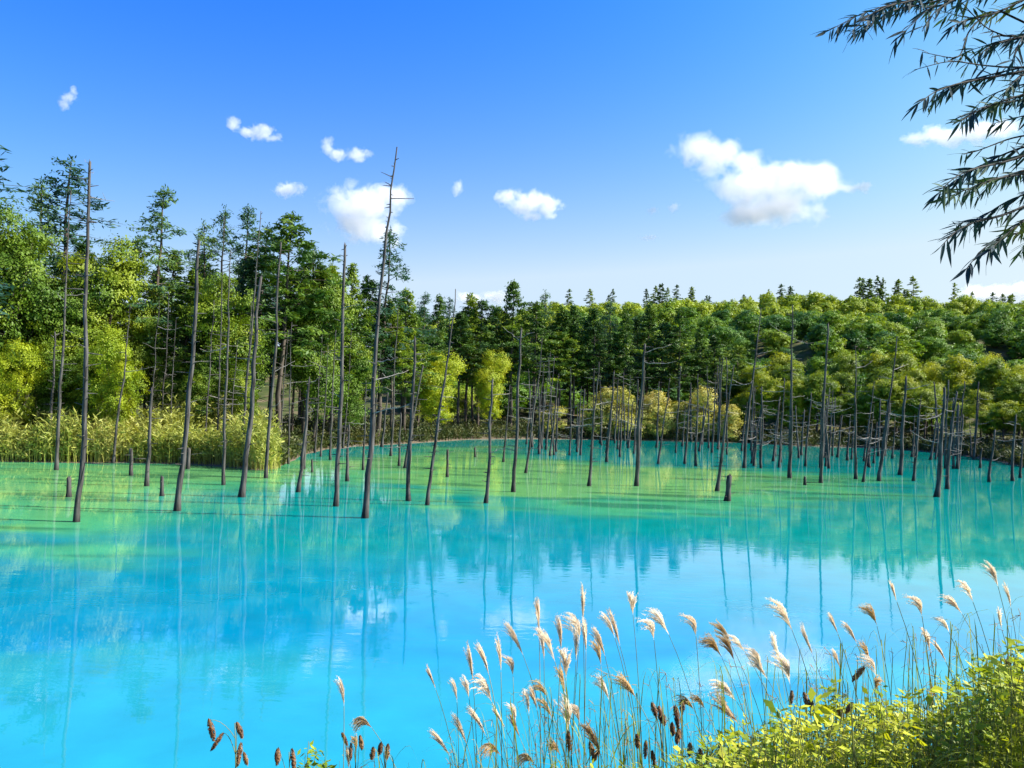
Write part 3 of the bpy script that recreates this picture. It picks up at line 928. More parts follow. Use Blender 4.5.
XY = scatter(11500, (-60, 292), (45, 62), 5, 0.05, 8.0)
_pxr = XY[:, 0] / XY[:, 1] * F + 512
_kp = rng.random(len(XY)) > sstep(_pxr + 14 * vnoise(XY[:, 0], XY[:, 1], 1.5), 235, 285)
_kp &= vnoise(XY[:, 0], XY[:, 1], 1.2) > -1.0
XY = XY[_kp]
o = ob('reed_bed', blade_field('reed_bed', XY, 1.0, 2.75, 0.030, M_REED, 0.35, seed=6, leafy=6, patch=0.30))
tag(o, 'tall yellow-green reeds lining the near end of the wooded bank', 'reeds', kind='stuff')
XY = scatter(700, (262, 282), (46, 60), 15, 0.1, 3)
XY2 = scatter(9000, (255, 780), (50, 185), 7, 0.1, 12)
XY3 = scatter(6500, (735, 1060), (60, 140), 8, 0.1, 11)
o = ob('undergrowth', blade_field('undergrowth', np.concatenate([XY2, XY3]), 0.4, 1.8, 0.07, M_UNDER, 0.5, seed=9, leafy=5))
tag(o, 'low weeds and bushes along the far waterline under the trees', 'undergrowth', kind='stuff')


# ------------------------------------------------------------------ dead trees standing in the water
def dead_tree(bx, by, tx, ty, wpx, label, group, nbr=2, broken=False, bend=1.0, branches=(), top_r=None, fork=False, name='dead_tree', seed=None):
    """bx, by: foot at the waterline; tx, ty: top; wpx: width of the foot. branches: (t, dx, dz) from the trunk at height share t, in pixels"""
    r = np.random.default_rng(int(bx * 13 + by * 7 + ty) if seed is None else seed)
    b = ground_px(bx, by)
    Y = b.y
    k = Y / F
    top = at(tx, ty, Y + r.uniform(-0.03, 0.03) * (by - ty) * k)
    root = empty(name, b)
    tag(root, label, 'dead tree' if name == 'dead_tree' else 'stump', group)
    hgt = top.z
    n = max(5, min(18, int(hgt * 1.6) + 3))
    t = np.linspace(0, 1, n)
    d = np.array(top - b)
    P = t[:, None] * d
    wob = np.cumsum(r.normal(0, 0.035 * bend, (n, 2)) * math.sqrt(hgt / n), axis=0)
    wob = wob - t[:, None] * wob[-1]
    P[:, :2] += wob
    r0 = max(wpx * (0.86 if by > 484 else 0.74) * k / 2, 0.045)
    r1 = top_r * k / 2 if top_r else (r0 * (0.85 if name == 'tree_stump' else 0.45 if broken else 0.2))
    Rr = r0 + (r1 - r0) * t ** (0.85)
    Rr[0] *= 1.25
    P0 = np.array([[0, 0, -0.8]])
    P = np.concatenate([P0 + P[:1], P]); Rr = np.concatenate([[r0 * 1.4], Rr])
    mb = MB()
    mb.tube(P, Rr, 9, 0, 0.05)
    if broken:   # splintered top
        for _ in range(4):
            a = r.uniform(0, 6.28)
            c = P[-1] + np.array([math.cos(a), math.sin(a), 0]) * r1 * 0.55
            mb.tube([c - np.array([0, 0, r1]), c + np.array([0, 0, r1 * r.uniform(0.4, 1.3 if name == 'tree_stump' else 3.0)])], [r1 * 0.45, r1 * 0.08], 4)
    # knots and short stubs belong to the trunk
    for _ in range(int(hgt * 4.0)):
        tt = r.uniform(0.15, 0.99); a = r.uniform(0, 6.28)
        c = np.array([np.interp(tt, t, P[1:, i]) for i in range(3)])
        rr = np.interp(tt, t, Rr[1:])
        L = rr + 0.05 + min(0.9, r.exponential(0.20))
        e = c + np.array([math.cos(a) * L, math.sin(a) * L, r.uniform(-0.05, 0.12)])
        mb.tube([c, (c + e) / 2, e], [0.022, 0.017, 0.009], 4)
    ob('trunk', mb.mesh('dead_trunk', M_DEAD, True), root)
    brs = list(branches)
    for _ in range(nbr):
        sgn = r.choice([-1, 1])
        Lp = r.uniform(0.5, 1.9) / k
        brs.append((r.uniform(0.28, 0.95), sgn * Lp, r.uniform(-0.25, 0.45) * Lp))
    for (tt, dx, dz) in brs:
        c = np.array([np.interp(tt, t, P[1:, i]) for i in range(3)])
        e = c + np.array([dx * k, r.uniform(-0.7, 0.7) * abs(dx) * k, dz * k])
        mdl = (c + e) / 2 + np.array([0, 0, -r.uniform(-0.05, 0.22) * abs(dx) * k])
        bb = MB()
        Bp = bez(c, mdl, e, 7)
        Bp[1:-1] += r.normal(0, 0.02, (5, 3))
        L = np.linalg.norm(e - c)
        ra = min(0.028, 0.012 + 0.008 * L) * (1.0 if Y < 60 else 1.3)
        bb.tube(Bp, np.linspace(ra, ra * 0.3, 7), 5, 0, 0.05)
        for _ in range(int(L * 2)):
            q = Bp[r.integers(2, 6)]
            f = q + np.array([r.normal(0, 0.2), r.normal(0, 0.2), r.uniform(-0.05, 0.25)])
            bb.tube([q, f], [0.010, 0.005], 4, 0, 0, False)
        ob('branch', bb.mesh('dead_branch', M_DEADBR, True), root)
    return root


G_SNAG = 'bare dead trunks standing in the pond'
G_STUMP = 'stumps poking out of the pond'
D = [
    # bx, by, tx, ty, w, label, nbr, broken, branches
    (76, 522, 90, 162, 6.5, 'tall straight bare trunk nearest the reed bank, thin twigs up its length', 0, True, [(0.90, 20, 0), (0.68, 16, 2), (0.99, -5, 6), (0.97, 4, 1)]),
    (55.6, 470, 71, 190, 5, 'crooked bare trunk at the reed edge with kinked side branches', 0, False, [(0.60, -16, 10), (0.62, 18, 4), (0.5, 14, -4), (0.75, -9, 8)]),
    (48, 459, 55, 333, 4.5, 'short forked bare trunk rising from the reed edge', 0, True, [(0.96, -8, 4), (0.98, 7, 6)]),
    (113, 463, 130, 304, 4.0, 'slanting bare trunk inside the reeds beside the lime sapling', 1, False, []),
    (146.5, 486, 152, 388, 5.2, 'half-height bare trunk with a snapped grey top in front of the reeds', 0, True, []),
    (177, 511, 199, 241, 7.0, 'thick bare trunk with a bowed knobbly foot, in front of the mud spit', 0, True, [(0.95, 6, 3)]),
    (223, 485, 231, 250, 4.2, 'thin grey bare trunk beside the mud spit', 2, False, []),
    (242, 497, 261, 277, 7.0, 'thick leaning pale trunk in front of a longer thin one, snapped top', 0, True, [(0.62, -24, 2)]),
    (240, 467, 261, 211, 4.5, 'long thin snag rising just behind the thick leaning pale trunk', 2, False, []),
    (266, 478, 281, 243, 5.0, 'pale smooth trunk at the mud spit with one long upswept branch', 0, True, [(0.45, 18, 12), (0.62, -20, -3), (0.30, 12, 8)]),
    (288.5, 464, 292, 322, 3.0, 'thin bare trunk beyond the tip of the mud spit', 2, False, []),
    (298, 492, 309.5, 379, 5.0, 'bent bare trunk ending in a crook with a side arm', 0, True, [(0.97, 12, 6), (0.7, 10, 3)]),
    (304, 469, 308, 405, 4.0, 'short trunk close behind the bent one with the crook', 0, True, []),
    (336, 506, 345, 245, 6.0, 'tall upright bare trunk next to the tallest, one low side branch', 0, True, [(0.22, 16, 4), (0.42, -14, 5), (0.76, 20, 2)]),
    (347, 481, 349, 425, 5.0, 'low broken trunk behind the tall upright one', 0, True, []),
    (365.5, 518, 397, 147, 7.2, 'tallest dead trunk, leaning, its spiky tip high against the cloud', 0, False, [(0.37, 32, 12), (0.28, 30, 8), (0.42, 24, 4)]),
    (330, 460, 336, 330, 3.4, 'thin snag far behind the tall upright trunk', 1, False, []),
    (363, 470, 366, 380, 3.5, 'slim snag half hidden by the tallest trunk', 1, False, []),
    (382, 447, 388, 393, 4.0, 'short leaning trunk against the dark wood edge', 0, True, []),
    (391, 456, 398, 306, 3.4, 'thin upright snag between the tallest trunk and the yellow tree', 2, False, []),
    (399, 466, 401, 414, 3.6, 'short dark snag in front of the dark wood edge', 0, True, []),
    (408, 501, 415, 338, 5.6, 'sturdy trunk in front of the yellow tree, straight with long low branches', 0, True, [(0.60, -34, -6), (0.34, -26, -2), (0.85, 10, 4)]),
    (405, 468, 423, 366, 4.2, 'slanting dark trunk crossing the yellow tree', 0, True, []),
    (427, 505, 455.5, 289, 4.6, 'slender leaning trunk passing before the yellow tree', 0, False, [(0.5, 14, -1)]),
    (485.6, 503, 492.5, 380, 4.6, 'dark trunk with thin twigs in front of the second yellow tree', 1, True, []),
    (503, 462, 510, 385, 3.2, 'short slim snag behind the tall forked trunk', 1, False, []),
    (514.5, 492, 521.5, 330, 4.8, 'upright trunk with a wide V of bare limbs near the top, below the pointed conifer', 0, True, [(0.93, -18, 14), (0.95, 14, 6), (0.6, 12, -4)]),
    (526, 473, 542, 338, 3.8, 'slanting slim snag beside the trunk with the V of limbs', 2, False, []),
    (589, 486, 599, 362, 4.0, 'slim pale snag in mid pond with fine spread twigs', 4, False, []),
    (606.5, 462, 614, 372, 4.2, 'darker snag behind the slim pale one in mid pond', 2, True, []),
    (620, 457, 624, 372, 3.2, 'thin snag close to the darker one in mid pond', 2, False, []),
    (636, 486, 645, 345, 5.2, 'thickest trunk of the middle pond, knotted foot and bristly top', 3, True, []),
    (658, 464, 670, 378, 3.4, 'slim leaning snag before the pale shrubs', 2, False, []),
    (684.5, 464, 690, 400, 3.6, 'short snag before the pale shrubs', 1, True, []),
    (695.6, 466, 698, 374, 3.8, 'upright snag before the pale shrubs, dark foot', 2, False, []),
    (717, 491, 734, 365, 4.6, 'leaning trunk just behind the thick stump', 2, False, []),
    (744, 468, 761, 308, 4.8, 'very tall leaning trunk whose tip reaches the hill skyline', 3, False, []),
    (790, 478, 792.5, 305, 5.4, 'very tall straight trunk reaching the hilltop, one hooked branch', 3, False, [(0.82, -22, 12)]),
    (821, 483, 828, 324, 4.6, 'tall clean trunk next to the tiny stump', 1, True, []),
    (856, 479, 855, 345, 4.4, 'upright trunk with pale wiry branches before the shaded bank', 4, False, []),
    (863, 482, 874, 405, 3.6, 'slanting low snag at the foot of the wiry-branched trunk', 2, False, []),
    (878, 481, 897, 336, 4.8, 'long slanting trunk crossing the bright tree belt', 4, False, []),
    (900, 475, 906, 377, 5.6, 'stout trunk with horizontal branches before the shaded bank', 4, True, []),
    (914, 481, 920, 405, 4.2, 'short trunk beside the stout one before the shaded bank', 3, True, []),
    (937, 497, 944.5, 388, 6.0, 'dark thick trunk standing nearest in the flooded grove', 3, True, []),
    (947, 489, 957, 392, 4.6, 'trunk close behind the dark thick one', 3, True, []),
    (958, 467, 963, 415, 3.6, 'short snag between the shaded bank and the dark thick trunk', 2, True, []),
    (989, 482, 995, 430, 4.2, 'low broken snag towards the picture edge', 2, True, []),
    (1013, 481, 1016, 415, 4.2, 'bare snag at the picture edge with stiff side twigs', 3, True, []),
    (980, 468, 982, 448, 3.4, 'knee-high rotten snag near the shaded bank', 0, True, []),
    (1020.5, 478, 1023, 440, 3.6, 'outermost snag cut by the picture edge', 1, True, []),
]
for (bx, by, tx, ty, wp, lab, nb, br, brs) in D:
    dead_tree(bx, by, tx, ty, wp, lab, G_SNAG, nb, br, 1.0, brs)
ST = [(131, 475.5, 131, 449, 5, 'upright stump in front of the reeds, tallest of the stumps'), (68.5, 497, 69, 478, 6, 'squat stump beside the first tall bare trunk'),
      (162, 496, 162, 477, 4.5, 'thin stump between the snapped trunk and the bowed one'), (188, 469, 189, 449, 5, 'stump close to the reeds behind the bowed trunk'),
      (447, 477, 447.5, 450, 3.8, 'slim post-like stump in the reflection of the yellow tree'), (727.5, 501, 729.5, 476, 7, 'thick jagged stump, nearest of the stumps, out in mid pond'),
      (805, 485, 805, 477, 3.5, 'tiny stump barely out of the water beside a tall trunk'), (312, 472, 312, 460, 3.2, 'tiny stump behind the bent trunk with the crook'),
      (475, 457, 475, 448, 3.0, 'low stump near the far bank below the second yellow tree')]
for a in ST:
    dead_tree(a[0], a[1], a[2], a[3], a[4], a[5], G_STUMP, 0, True, 0.5, (), name='tree_stump')
# the crowd of thin snags in the back of the flooded grove
r = np.random.default_rng(77)
for j in range(48):
    bx = r.uniform(520, 760); by = r.uniform(443, 458) - 3 * (bx > 600)
    ty = r.uniform(352, 408)
    dead_tree(bx, by, bx + (by - ty) * r.normal(0.06, 0.05), ty, r.uniform(2.4, 3.4), 'thin grey snag in the crowd before the conifer row', 'snags crowded before the conifer row', int(r.integers(1, 4)), r.random() < 0.4)
for j in range(46):
    bx = r.uniform(748, 985); by = r.uniform(454, 470)
    ty = r.uniform(378, 430)
    dead_tree(bx, by, bx + (by - ty) * r.normal(0.05, 0.06), ty, r.uniform(2.6, 3.8), 'thin snag with pale horizontal twigs in the crowd before the shaded bank', 'snags crowded before the shaded bank', int(r.integers(2, 5)), r.random() < 0.5)
for j, (bx, Y, ty) in enumerate([(153, 53, 300), (163, 56, 292), (170, 55, 320), (208, 55, 300), (218, 54, 215), (246, 58, 300), (317, 66, 330), (322, 62, 345), (345, 74, 330), (283, 60, 330), (375, 80, 350), (232, 56, 340)]):
    # dead trunks on the bank itself
    p = at(bx, 400, Y); z = gz(p.x, p.y)
    ft = px_of((p.x, p.y, 0))
    rt = dead_tree(ft[0], ft[1], bx + 6, ty, 2.8, 'thin bare grey trunk standing among the dark conifers behind the reeds', 'bare trunks in the wood behind the reeds', 2, False)

# ------------------------------------------------------------------ foreground bank
def plume_mesh(seed, mat, L=0.27, n=24, fan=0.5, droop=0.6):
    """a silver grass plume: silky strands fanning off the tip and bending to one side (-X), base at the origin"""
    r = np.random.default_rng(seed)
    mb = MB()
    for i in range(n):
        z0 = r.uniform(0, 0.32) * L
        l = L * r.uniform(0.6, 1.0) * (1 - 0.4 * z0 / L)
        a = r.uniform(0, 6.28)
        sp = fan * r.uniform(0.15, 1.0)
        e = np.array([math.cos(a) * sp * l * 0.42 - droop * l * 0.62, math.sin(a) * sp * l * 0.42, z0 + l * (1 - droop * 0.42 - 0.15 * sp)])
        m = np.array([math.cos(a) * sp * l * 0.24 - droop * l * 0.10, math.sin(a) * sp * l * 0.24, z0 + l * 0.58])
        B = bez([0, 0, z0], m, e, 9)
        T = unit(np.gradient(B, axis=0))
        S = unit(np.cross(T, r.normal(0, 1, 3)))
        wv_ = (0.0045 * np.array([0.3, 0.8, 1, 1, 1, 0.9, 0.8, 0.5, 0.1]))[:, None]
        V = np.concatenate([B - S * wv_, B + S * wv_])
        f = np.stack([np.arange(8), np.arange(8) + 9, np.arange(8) + 10, np.arange(8) + 1], -1)
        mb.add(V, f)
        k = 26    # silky hairs with the seeds
        u = r.uniform(0.15, 1, k)
        ii = np.clip((u * 8).astype(int), 0, 7); fr = (u * 8 - ii)[:, None]
        C = B[ii] * (1 - fr) + B[ii + 1] * fr
        Dv = T[ii] * 0.9 + r.normal(0, 0.6, (k, 3))
        Dv = unit(Dv)
        ll = r.uniform(0.012, 0.028, k)
        V2, F2 = cards(C + Dv * ll[:, None] * 0.45, Dv, r.normal(0, 1, (k, 3)), ll, np.full(k, 0.0035))
        mb.add(V2, F2)
    return mb.mesh('plume', mat)


PL_WIDE = [plume_mesh(900 + i, M_PLUME, 0.26, 26, 0.8, 0.5 + 0.12 * i) for i in range(4)]
PL_SLIM = [plume_mesh(910 + i, M_PLUME, 0.27, 18, 0.28, 0.22 + 0.08 * i) for i in range(4)]
PL_BROWN = [plume_mesh(920 + i, M_PLUMEB, 0.25, 24, 0.6, 0.45 + 0.15 * i) for i in range(4)]
PL_CURL = [plume_mesh(930 + i, M_PLUMEB, 0.24, 26, 0.35, 1.5) for i in range(2)]


def ribbon(mb, B, w0, mi=0, twist=None, r=rng):
    n = len(B)
    T = unit(np.gradient(B, axis=0))
    S = unit(np.cross(T, np.array([0, 0, 1.0]) + 1e-3) if twist is None else np.cross(T, twist))
    t = np.linspace(0, 1, n)
    wv_ = (w0 * np.minimum(1, 0.5 + 2 * t) * (1 - t ** 2.5))[:, None] / 2
    V = np.concatenate([B - S * wv_, B + S * wv_])
    f = np.stack([np.arange(n - 1), np.arange(n - 1) + n, np.arange(n - 1) + n + 1, np.arange(n - 1) + 1], -1)
    mb.add(V, f, mi)


def grass_stalk(px, py, Y, kind, label, group, lean=None, leaves=2, ang=None):
    """px, py: where the plume sits in the photograph; its stalk runs down to the bank"""
    r = np.random.default_rng(int(px * 31 + py * 17))
    tip = at(px, py + 12, Y)
    ln = r.uniform(-0.05, 0.36) if lean is None else lean
    bx = tip.x + ln * r.uniform(0.8, 1.2)
    by = Y + r.uniform(-0.3, 0.25)
    z = gz(bx, by) - 0.03
    root = empty('silver_grass', (bx, by, z))
    tag(root, label, 'grass', group)
    b = np.zeros(3); e = np.array([tip.x - bx, tip.y - by, tip.z - z])
    B = bez(b, np.array([e[0] * 0.12, e[1] * 0.3, e[2] * 0.62]), e, 12)
    mb = MB(); mb.tube(B, np.linspace(0.0042, 0.0022, 12), 5)
    ob('stem', mb.mesh('stem', M_STEM, True), root)
    vs = {'w': PL_WIDE, 's': PL_SLIM, 'b': PL_BROWN, 'c': PL_CURL}[kind]
    p = ob('plume', vs[int(r.integers(len(vs)))], root, tuple(e))
    s = r.uniform(0.78, 1.25) * (0.8 if px > 820 else 1.0)
    p.scale = (s * 0.9, s * 0.9, s)
    T = Vector(B[-1] - B[-2]).normalized()
    q = Vector((0, 0, 1)).rotation_difference(T)
    yaw = r.normal(0, 0.9)
    p.rotation_mode = 'QUATERNION'
    from mathutils import Quaternion
    p.rotation_quaternion = q @ Quaternion((0, 0, 1), yaw)
    for _ in range(leaves):
        t = r.uniform(0.1, 0.55)
        i0 = int(t * 11)
        c = B[i0]
        a = r.uniform(0, 6.28); L = r.uniform(0.35, 0.8)
        d = np.array([math.cos(a), math.sin(a) * 0.6, 0])
        Bl = bez(c, c + d * L * 0.35 + np.array([0, 0, L * 0.75]), c + d * L + np.array([0, 0, L * r.uniform(0.0, 0.5)]), 10)
        lb = MB(); ribbon(lb, Bl, r.uniform(0.008, 0.014))
        ob('leaf', lb.mesh('leaf', M_BLADE), root)
    return root


PLUMES = [
    (436, 678, 's'), (457, 690, 's'), (469, 686, 'w'), (473, 670, 's'), (489, 663, 's'), (501, 660, 's'), (513, 664, 'w'), (523, 643, 's'), (539, 620, 's'), (544, 648, 's'),
    (583, 610, 's'), (579, 632, 'w'), (586, 640, 's'), (561, 638, 's'), (555, 650, 'w'), (576, 650, 's'), (566, 666, 'w'), (565, 682, 'b'), (547, 685, 'b'), (537, 698, 's'),
    (529, 703, 's'), (492, 690, 'w'), (515, 709, 'w'), (520, 726, 'b'), (506, 718, 's'), (486, 724, 's'), (467, 733, 's'), (450, 744, 's'), (501, 744, 'c'), (535, 752, 'c'),
    (552, 706, 'b'), (568, 720, 'w'), (601, 654, 'b'), (605, 644, 's'), (609, 688, 'w'), (615, 626, 's'), (580, 712, 'w'), (561, 744, 'b'), (601, 744, 'b'),
    (633, 603, 'w'), (620, 634, 's'), (654, 628, 'w'), (669, 623, 'w'), (696, 624, 'w'), (732, 634, 'b'), (734, 648, 'b'), (760, 656, 'w'), (792, 618, 'w'), (636, 686, 'b'),
    (694, 698, 'b'), (705, 697, 'b'), (737, 690, 'w'), (790, 672, 'w'), (813, 644, 's'), (739, 712, 'w'), (745, 640, 'w'), (722, 646, 'b'), (780, 650, 's'), (768, 668, 'w'),
    (838, 622, 's'), (857, 632, 's'), (877, 614, 'b'), (897, 590, 's'), (922, 604, 'w'), (949, 620, 'w'), (962, 602, 'w'), (868, 650, 'b'), (840, 656, 's'), (998, 574, 'w'),
    (973, 590, 'w'), (1011, 596, 's'), (876, 664, 'w'), (946, 650, 's'), (876, 680, 'b'), (930, 640, 'w'), (1002, 618, 's'),
    (344, 694, 's'), (356, 742, 'b'), (349, 757, 's'), (372, 716, 'c'),
]
LAB = {
    (436, 678): 'single slim grass plume standing apart from the plume thicket', (344, 694): 'lone upright white plume over the brown seed heads',
    (372, 716): 'arching grass stalk with a drooping dark tip beside the lone white plume', (633, 603): 'highest bowed plume between the thicket and the cloud reflection',
    (583, 610): 'tallest plume of the white thicket, upright', (539, 620): 'second tallest upright plume, edge of the white thicket',
    (501, 744): 'curled fat tawny plume low in the thicket', (535, 752): 'fat tawny plume drooping at the bottom edge beside the curled one',
    (732, 634): 'ruffled tawny plume before the white cloud reflection, upper of two', (694, 698): 'broad brownish plume fanned open above the weeds',
    (998, 574): 'uppermost faint plume above the leafy bank', (897, 590): 'upright pale plume highest before the blue water over the leafy bank',
    (356, 742): 'shaggy cream plume beside the brown seed heads',
    (877, 614): 'dark-tipped bending plume over the leafy bank',
}
for j, (px, py, kd) in enumerate(PLUMES):
    rr = np.random.default_rng(j + 40)
    if px < 425:
        Y, g_, lb_ = rr.uniform(5.8, 6.4), 'plumes by the brown seed heads', 'cream plume low among the brown seed heads'
    elif px < 625:
        Y, g_ = rr.uniform(5.6, 6.9), 'plume thicket by the water'
        lb_ = {'s': 'slim white grass plume in the thicket by the water', 'w': 'wide feathery white plume in the thicket by the water', 'b': 'tawny ripe plume in the thicket by the water', 'c': 'curled tawny plume in the thicket'}[kd]
    elif px < 820:
        Y, g_ = rr.uniform(5.4, 6.8), 'bowing plumes before the cloud reflection'
        lb_ = {'s': 'slim pale plume bowing before the cloud reflection', 'w': 'wide cream plume bowing before the cloud reflection', 'b': 'tawny plume bowing before the cloud reflection', 'c': ''}[kd]
    else:
        Y, g_ = rr.uniform(5.2, 6.4), 'plumes above the leafy bank'
        lb_ = {'s': 'slim pink-white plume rising above the leafy bank', 'w': 'wispy pink-white plume bowing above the leafy bank', 'b': 'tawny plume above the leafy bank', 'c': ''}[kd]
    lab = LAB.get((px, py), lb_)
    ln = None
    if px == 372: ln = 0.45
    if px > 620: ln = rr.uniform(0.05, 0.6)
    grass_stalk(px, py, Y, kd, lab, g_, ln, 2)


# brown hanging seed heads
def seedhead_mesh(seed, L=0.085):
    r = np.random.default_rng(seed)
    n = 150
    u = r.uniform(0, 1, n)
    prof = 0.017 * np.sin(np.clip(u * 0.9 + 0.08, 0, 1) * PI) ** 0.7 + 0.002
    a = r.uniform(0, 6.28, n)
    C = np.stack([np.cos(a) * prof, np.sin(a) * prof, -u * L], -1)
    N = np.stack([np.cos(a), np.sin(a), np.zeros(n)], -1)
    D = np.stack([np.cos(a) * 0.4, np.sin(a) * 0.4, -np.ones(n)], -1) + r.normal(0, 0.2, (n, 3))
    V, Fq = cards(C, D, N, r.uniform(0.014, 0.026, n), r.uniform(0.007, 0.011, n))
    mb = MB(); mb.add(V, Fq)
    mb.tube(np.stack([np.zeros(5), np.zeros(5), np.linspace(0.0, -L, 5)], -1), [0.004, 0.010, 0.012, 0.010, 0.003], 6)
    return mb.mesh('seed_head', M_SEED)


SEEDS = [seedhead_mesh(950 + i, 0.08 + 0.02 * i) for i in range(4)]


def seed_plant(heads, Y, label):
    """heads: pixel spots of the hanging heads on one plant"""
    cx = np.mean([h[0] for h in heads]); 
    b = at(cx + 8, 760, Y)
    z = gz(b.x, b.y) - 0.02
    root = empty('seeding_weed', (b.x, b.y, z))
    tag(root, label, 'weed', 'weeds with brown seed heads')
    mb = MB()
    top = min(h[1] for h in heads)
    ap = at(cx + 4, top - 6, Y)
    e = np.array(ap - Vector((b.x, b.y, z)))
    B = bez([0, 0, 0], e * np.array([0.1, 0.3, 0.6]), e, 10)
    mb.tube(B, np.linspace(0.006, 0.003, 10), 5)
    r = np.random.default_rng(int(cx))
    for (hx, hy) in heads:
        hp = np.array(at(hx, hy - 9, Y + r.uniform(-0.12, 0.12)) - Vector((b.x, b.y, z)))
        st = B[int(r.integers(5, 9))]
        mb.tube(bez(st, (st + hp) / 2 + np.array([0, 0, 0.08]), hp, 6), np.linspace(0.003, 0.0015, 6), 4)
        o_ = ob('seed_head', SEEDS[int(r.integers(4))], root, tuple(hp))
        s = r.uniform(0.8, 1.3); o_.scale = (s * 0.9, s * 0.9, s)
        o_.rotation_euler = (r.normal(0, 0.2), r.normal(0, 0.25), r.uniform(0, 6))
    ob('stem', mb.mesh('weed_stem', M_STEM, True), root)
    for _ in range(4):
        a = r.uniform(0, 6.28); L = r.uniform(0.12, 0.3); c = B[int(r.integers(1, 6))]
        d = np.array([math.cos(a), math.sin(a), 0.0])
        lb = MB(); ribbon(lb, bez(c, c + d * L * 0.5 + np.array([0, 0, L * 0.4]), c + d * L, 8), 0.03)
        ob('leaf', lb.mesh('weed_leaf', M_WEED), root)


seed_plant([(209, 729), (223, 742), (237, 732), (241, 752), (244, 762)], 5.6, 'weed with the longest drooping brown heads, standing apart over open water')
seed_plant([(342, 742), (351, 752), (360, 745)], 5.9, 'brown-headed weed under the lone white plume')
seed_plant([(373, 757), (381, 752), (388, 754)], 5.9, 'brown-headed weed beside the shaggy cream plume')
seed_plant([(278, 758), (292, 758)], 5.8, 'small brown-headed weed at the bottom edge between two larger ones')
seed_plant([(652, 712), (659, 716), (664, 724)], 5.4, 'brown-headed weed under the dark slanting spike')
seed_plant([(675, 715), (682, 710), (679, 738), (672, 732)], 5.4, 'brown-headed weed beneath the broad fanned plume')
seed_plant([(637, 744), (646, 750), (652, 760)], 5.3, 'low brown-headed weed at the bottom edge before the weeds')
seed_plant([(792, 700), (804, 702), (811, 708)], 5.2, 'dark-headed weed at the edge of the leafy bank')
seed_plant([(568, 740), (590, 752), (598, 760)], 5.4, 'brown-headed weed low in the plume thicket')
seed_plant([(838, 716), (852, 712), (864, 676)], 5.0, 'brown-headed weed inside the leafy bank')
seed_plant([(720, 752), (700, 758), (690, 752)], 5.2, 'brown-headed weed beneath the ruffled tawny plume')


# leafy weeds: a mass, and single plants that stand out of it
def weed_mass():
    r = np.random.default_rng(60)
    CC, NN, DD, LL, WW = [], [], [], [], []
    mb = MB()

    def top_px(px):
        return float(np.interp(px, [560, 640, 700, 740, 800, 850, 900, 950, 980, 1010, 1060, 1140], [788, 778, 762, 738, 714, 703, 704, 696, 680, 656, 642, 634]))
    n = 1250
    for i in range(n):
        px = r.uniform(600, 1120)
        Y = r.uniform(4.1, 6.4)
        top = at(px, top_px(px) + abs(r.normal(0, 1)) * 32 + r.uniform(-12, 6), Y)
        gx, gy = top.x + r.normal(0, 0.05), Y
        z = gz(gx, gy)
        if top.z - z < 0.1:
            continue
        hgt = min(top.z - z, 1.6)
        z0 = top.z - hgt
        B = bez([gx, gy, z0], [gx + r.normal(0, 0.05), gy, z0 + hgt * 0.6], np.array(top) + np.array([r.normal(0, 0.08), r.normal(0, 0.08), 0]), 6)
        mb.tube(B, np.linspace(0.004, 0.002, 6), 4, 1)
        if r.random() < 0.50:      # oval leaves
            k = int(r.integers(30, 50))
            u = 1 - r.uniform(0, 1, k) ** 1.6 * 0.9
            C = np.stack([np.interp(u, np.linspace(0, 1, 6), B[:, a]) for a in range(3)], -1)
            a = r.uniform(0, 6.28, k)
            d = np.stack([np.cos(a), np.sin(a), r.normal(0.1, 0.4, k)], -1)
            ln = r.uniform(0.028, 0.068, k) * (1.7 if r.random() < 0.25 else 1.0)
            CC.append(C + d * ln[:, None] * 0.7); DD.append(d); NN.append(np.array([0, 0, 1.0]) + r.normal(0, 0.45, (k, 3))); LL.append(ln); WW.append(ln * r.uniform(0.28, 0.52, k))
        else:                     # grass blades
            for _ in range(7):
                a = r.uniform(0, 6.28); L = r.uniform(0.25, 0.7); c = B[int(r.integers(1, 4))]
                d = np.array([math.cos(a), math.sin(a) * 0.7, 0])
                ribbon(mb, bez(c, c + d * L * 0.25 + np.array([0, 0, L * 0.8]), c + d * L * 0.8 + np.array([0, 0, L * r.uniform(0.3, 0.8)]), 8), r.uniform(0.007, 0.013), 2)
    V, Fq = cards(np.concatenate(CC), np.concatenate(DD), np.concatenate(NN), np.concatenate(LL), np.concatenate(WW))
    mb.add(V, Fq, 0)
    o = ob('weeds', mb.mesh('weeds', [M_WEED, M_STEM, M_BLADE]))
    tag(o, 'tangle of yellow-green leafy weeds and grass on the near bank', 'weeds', kind='stuff')


weed_mass()

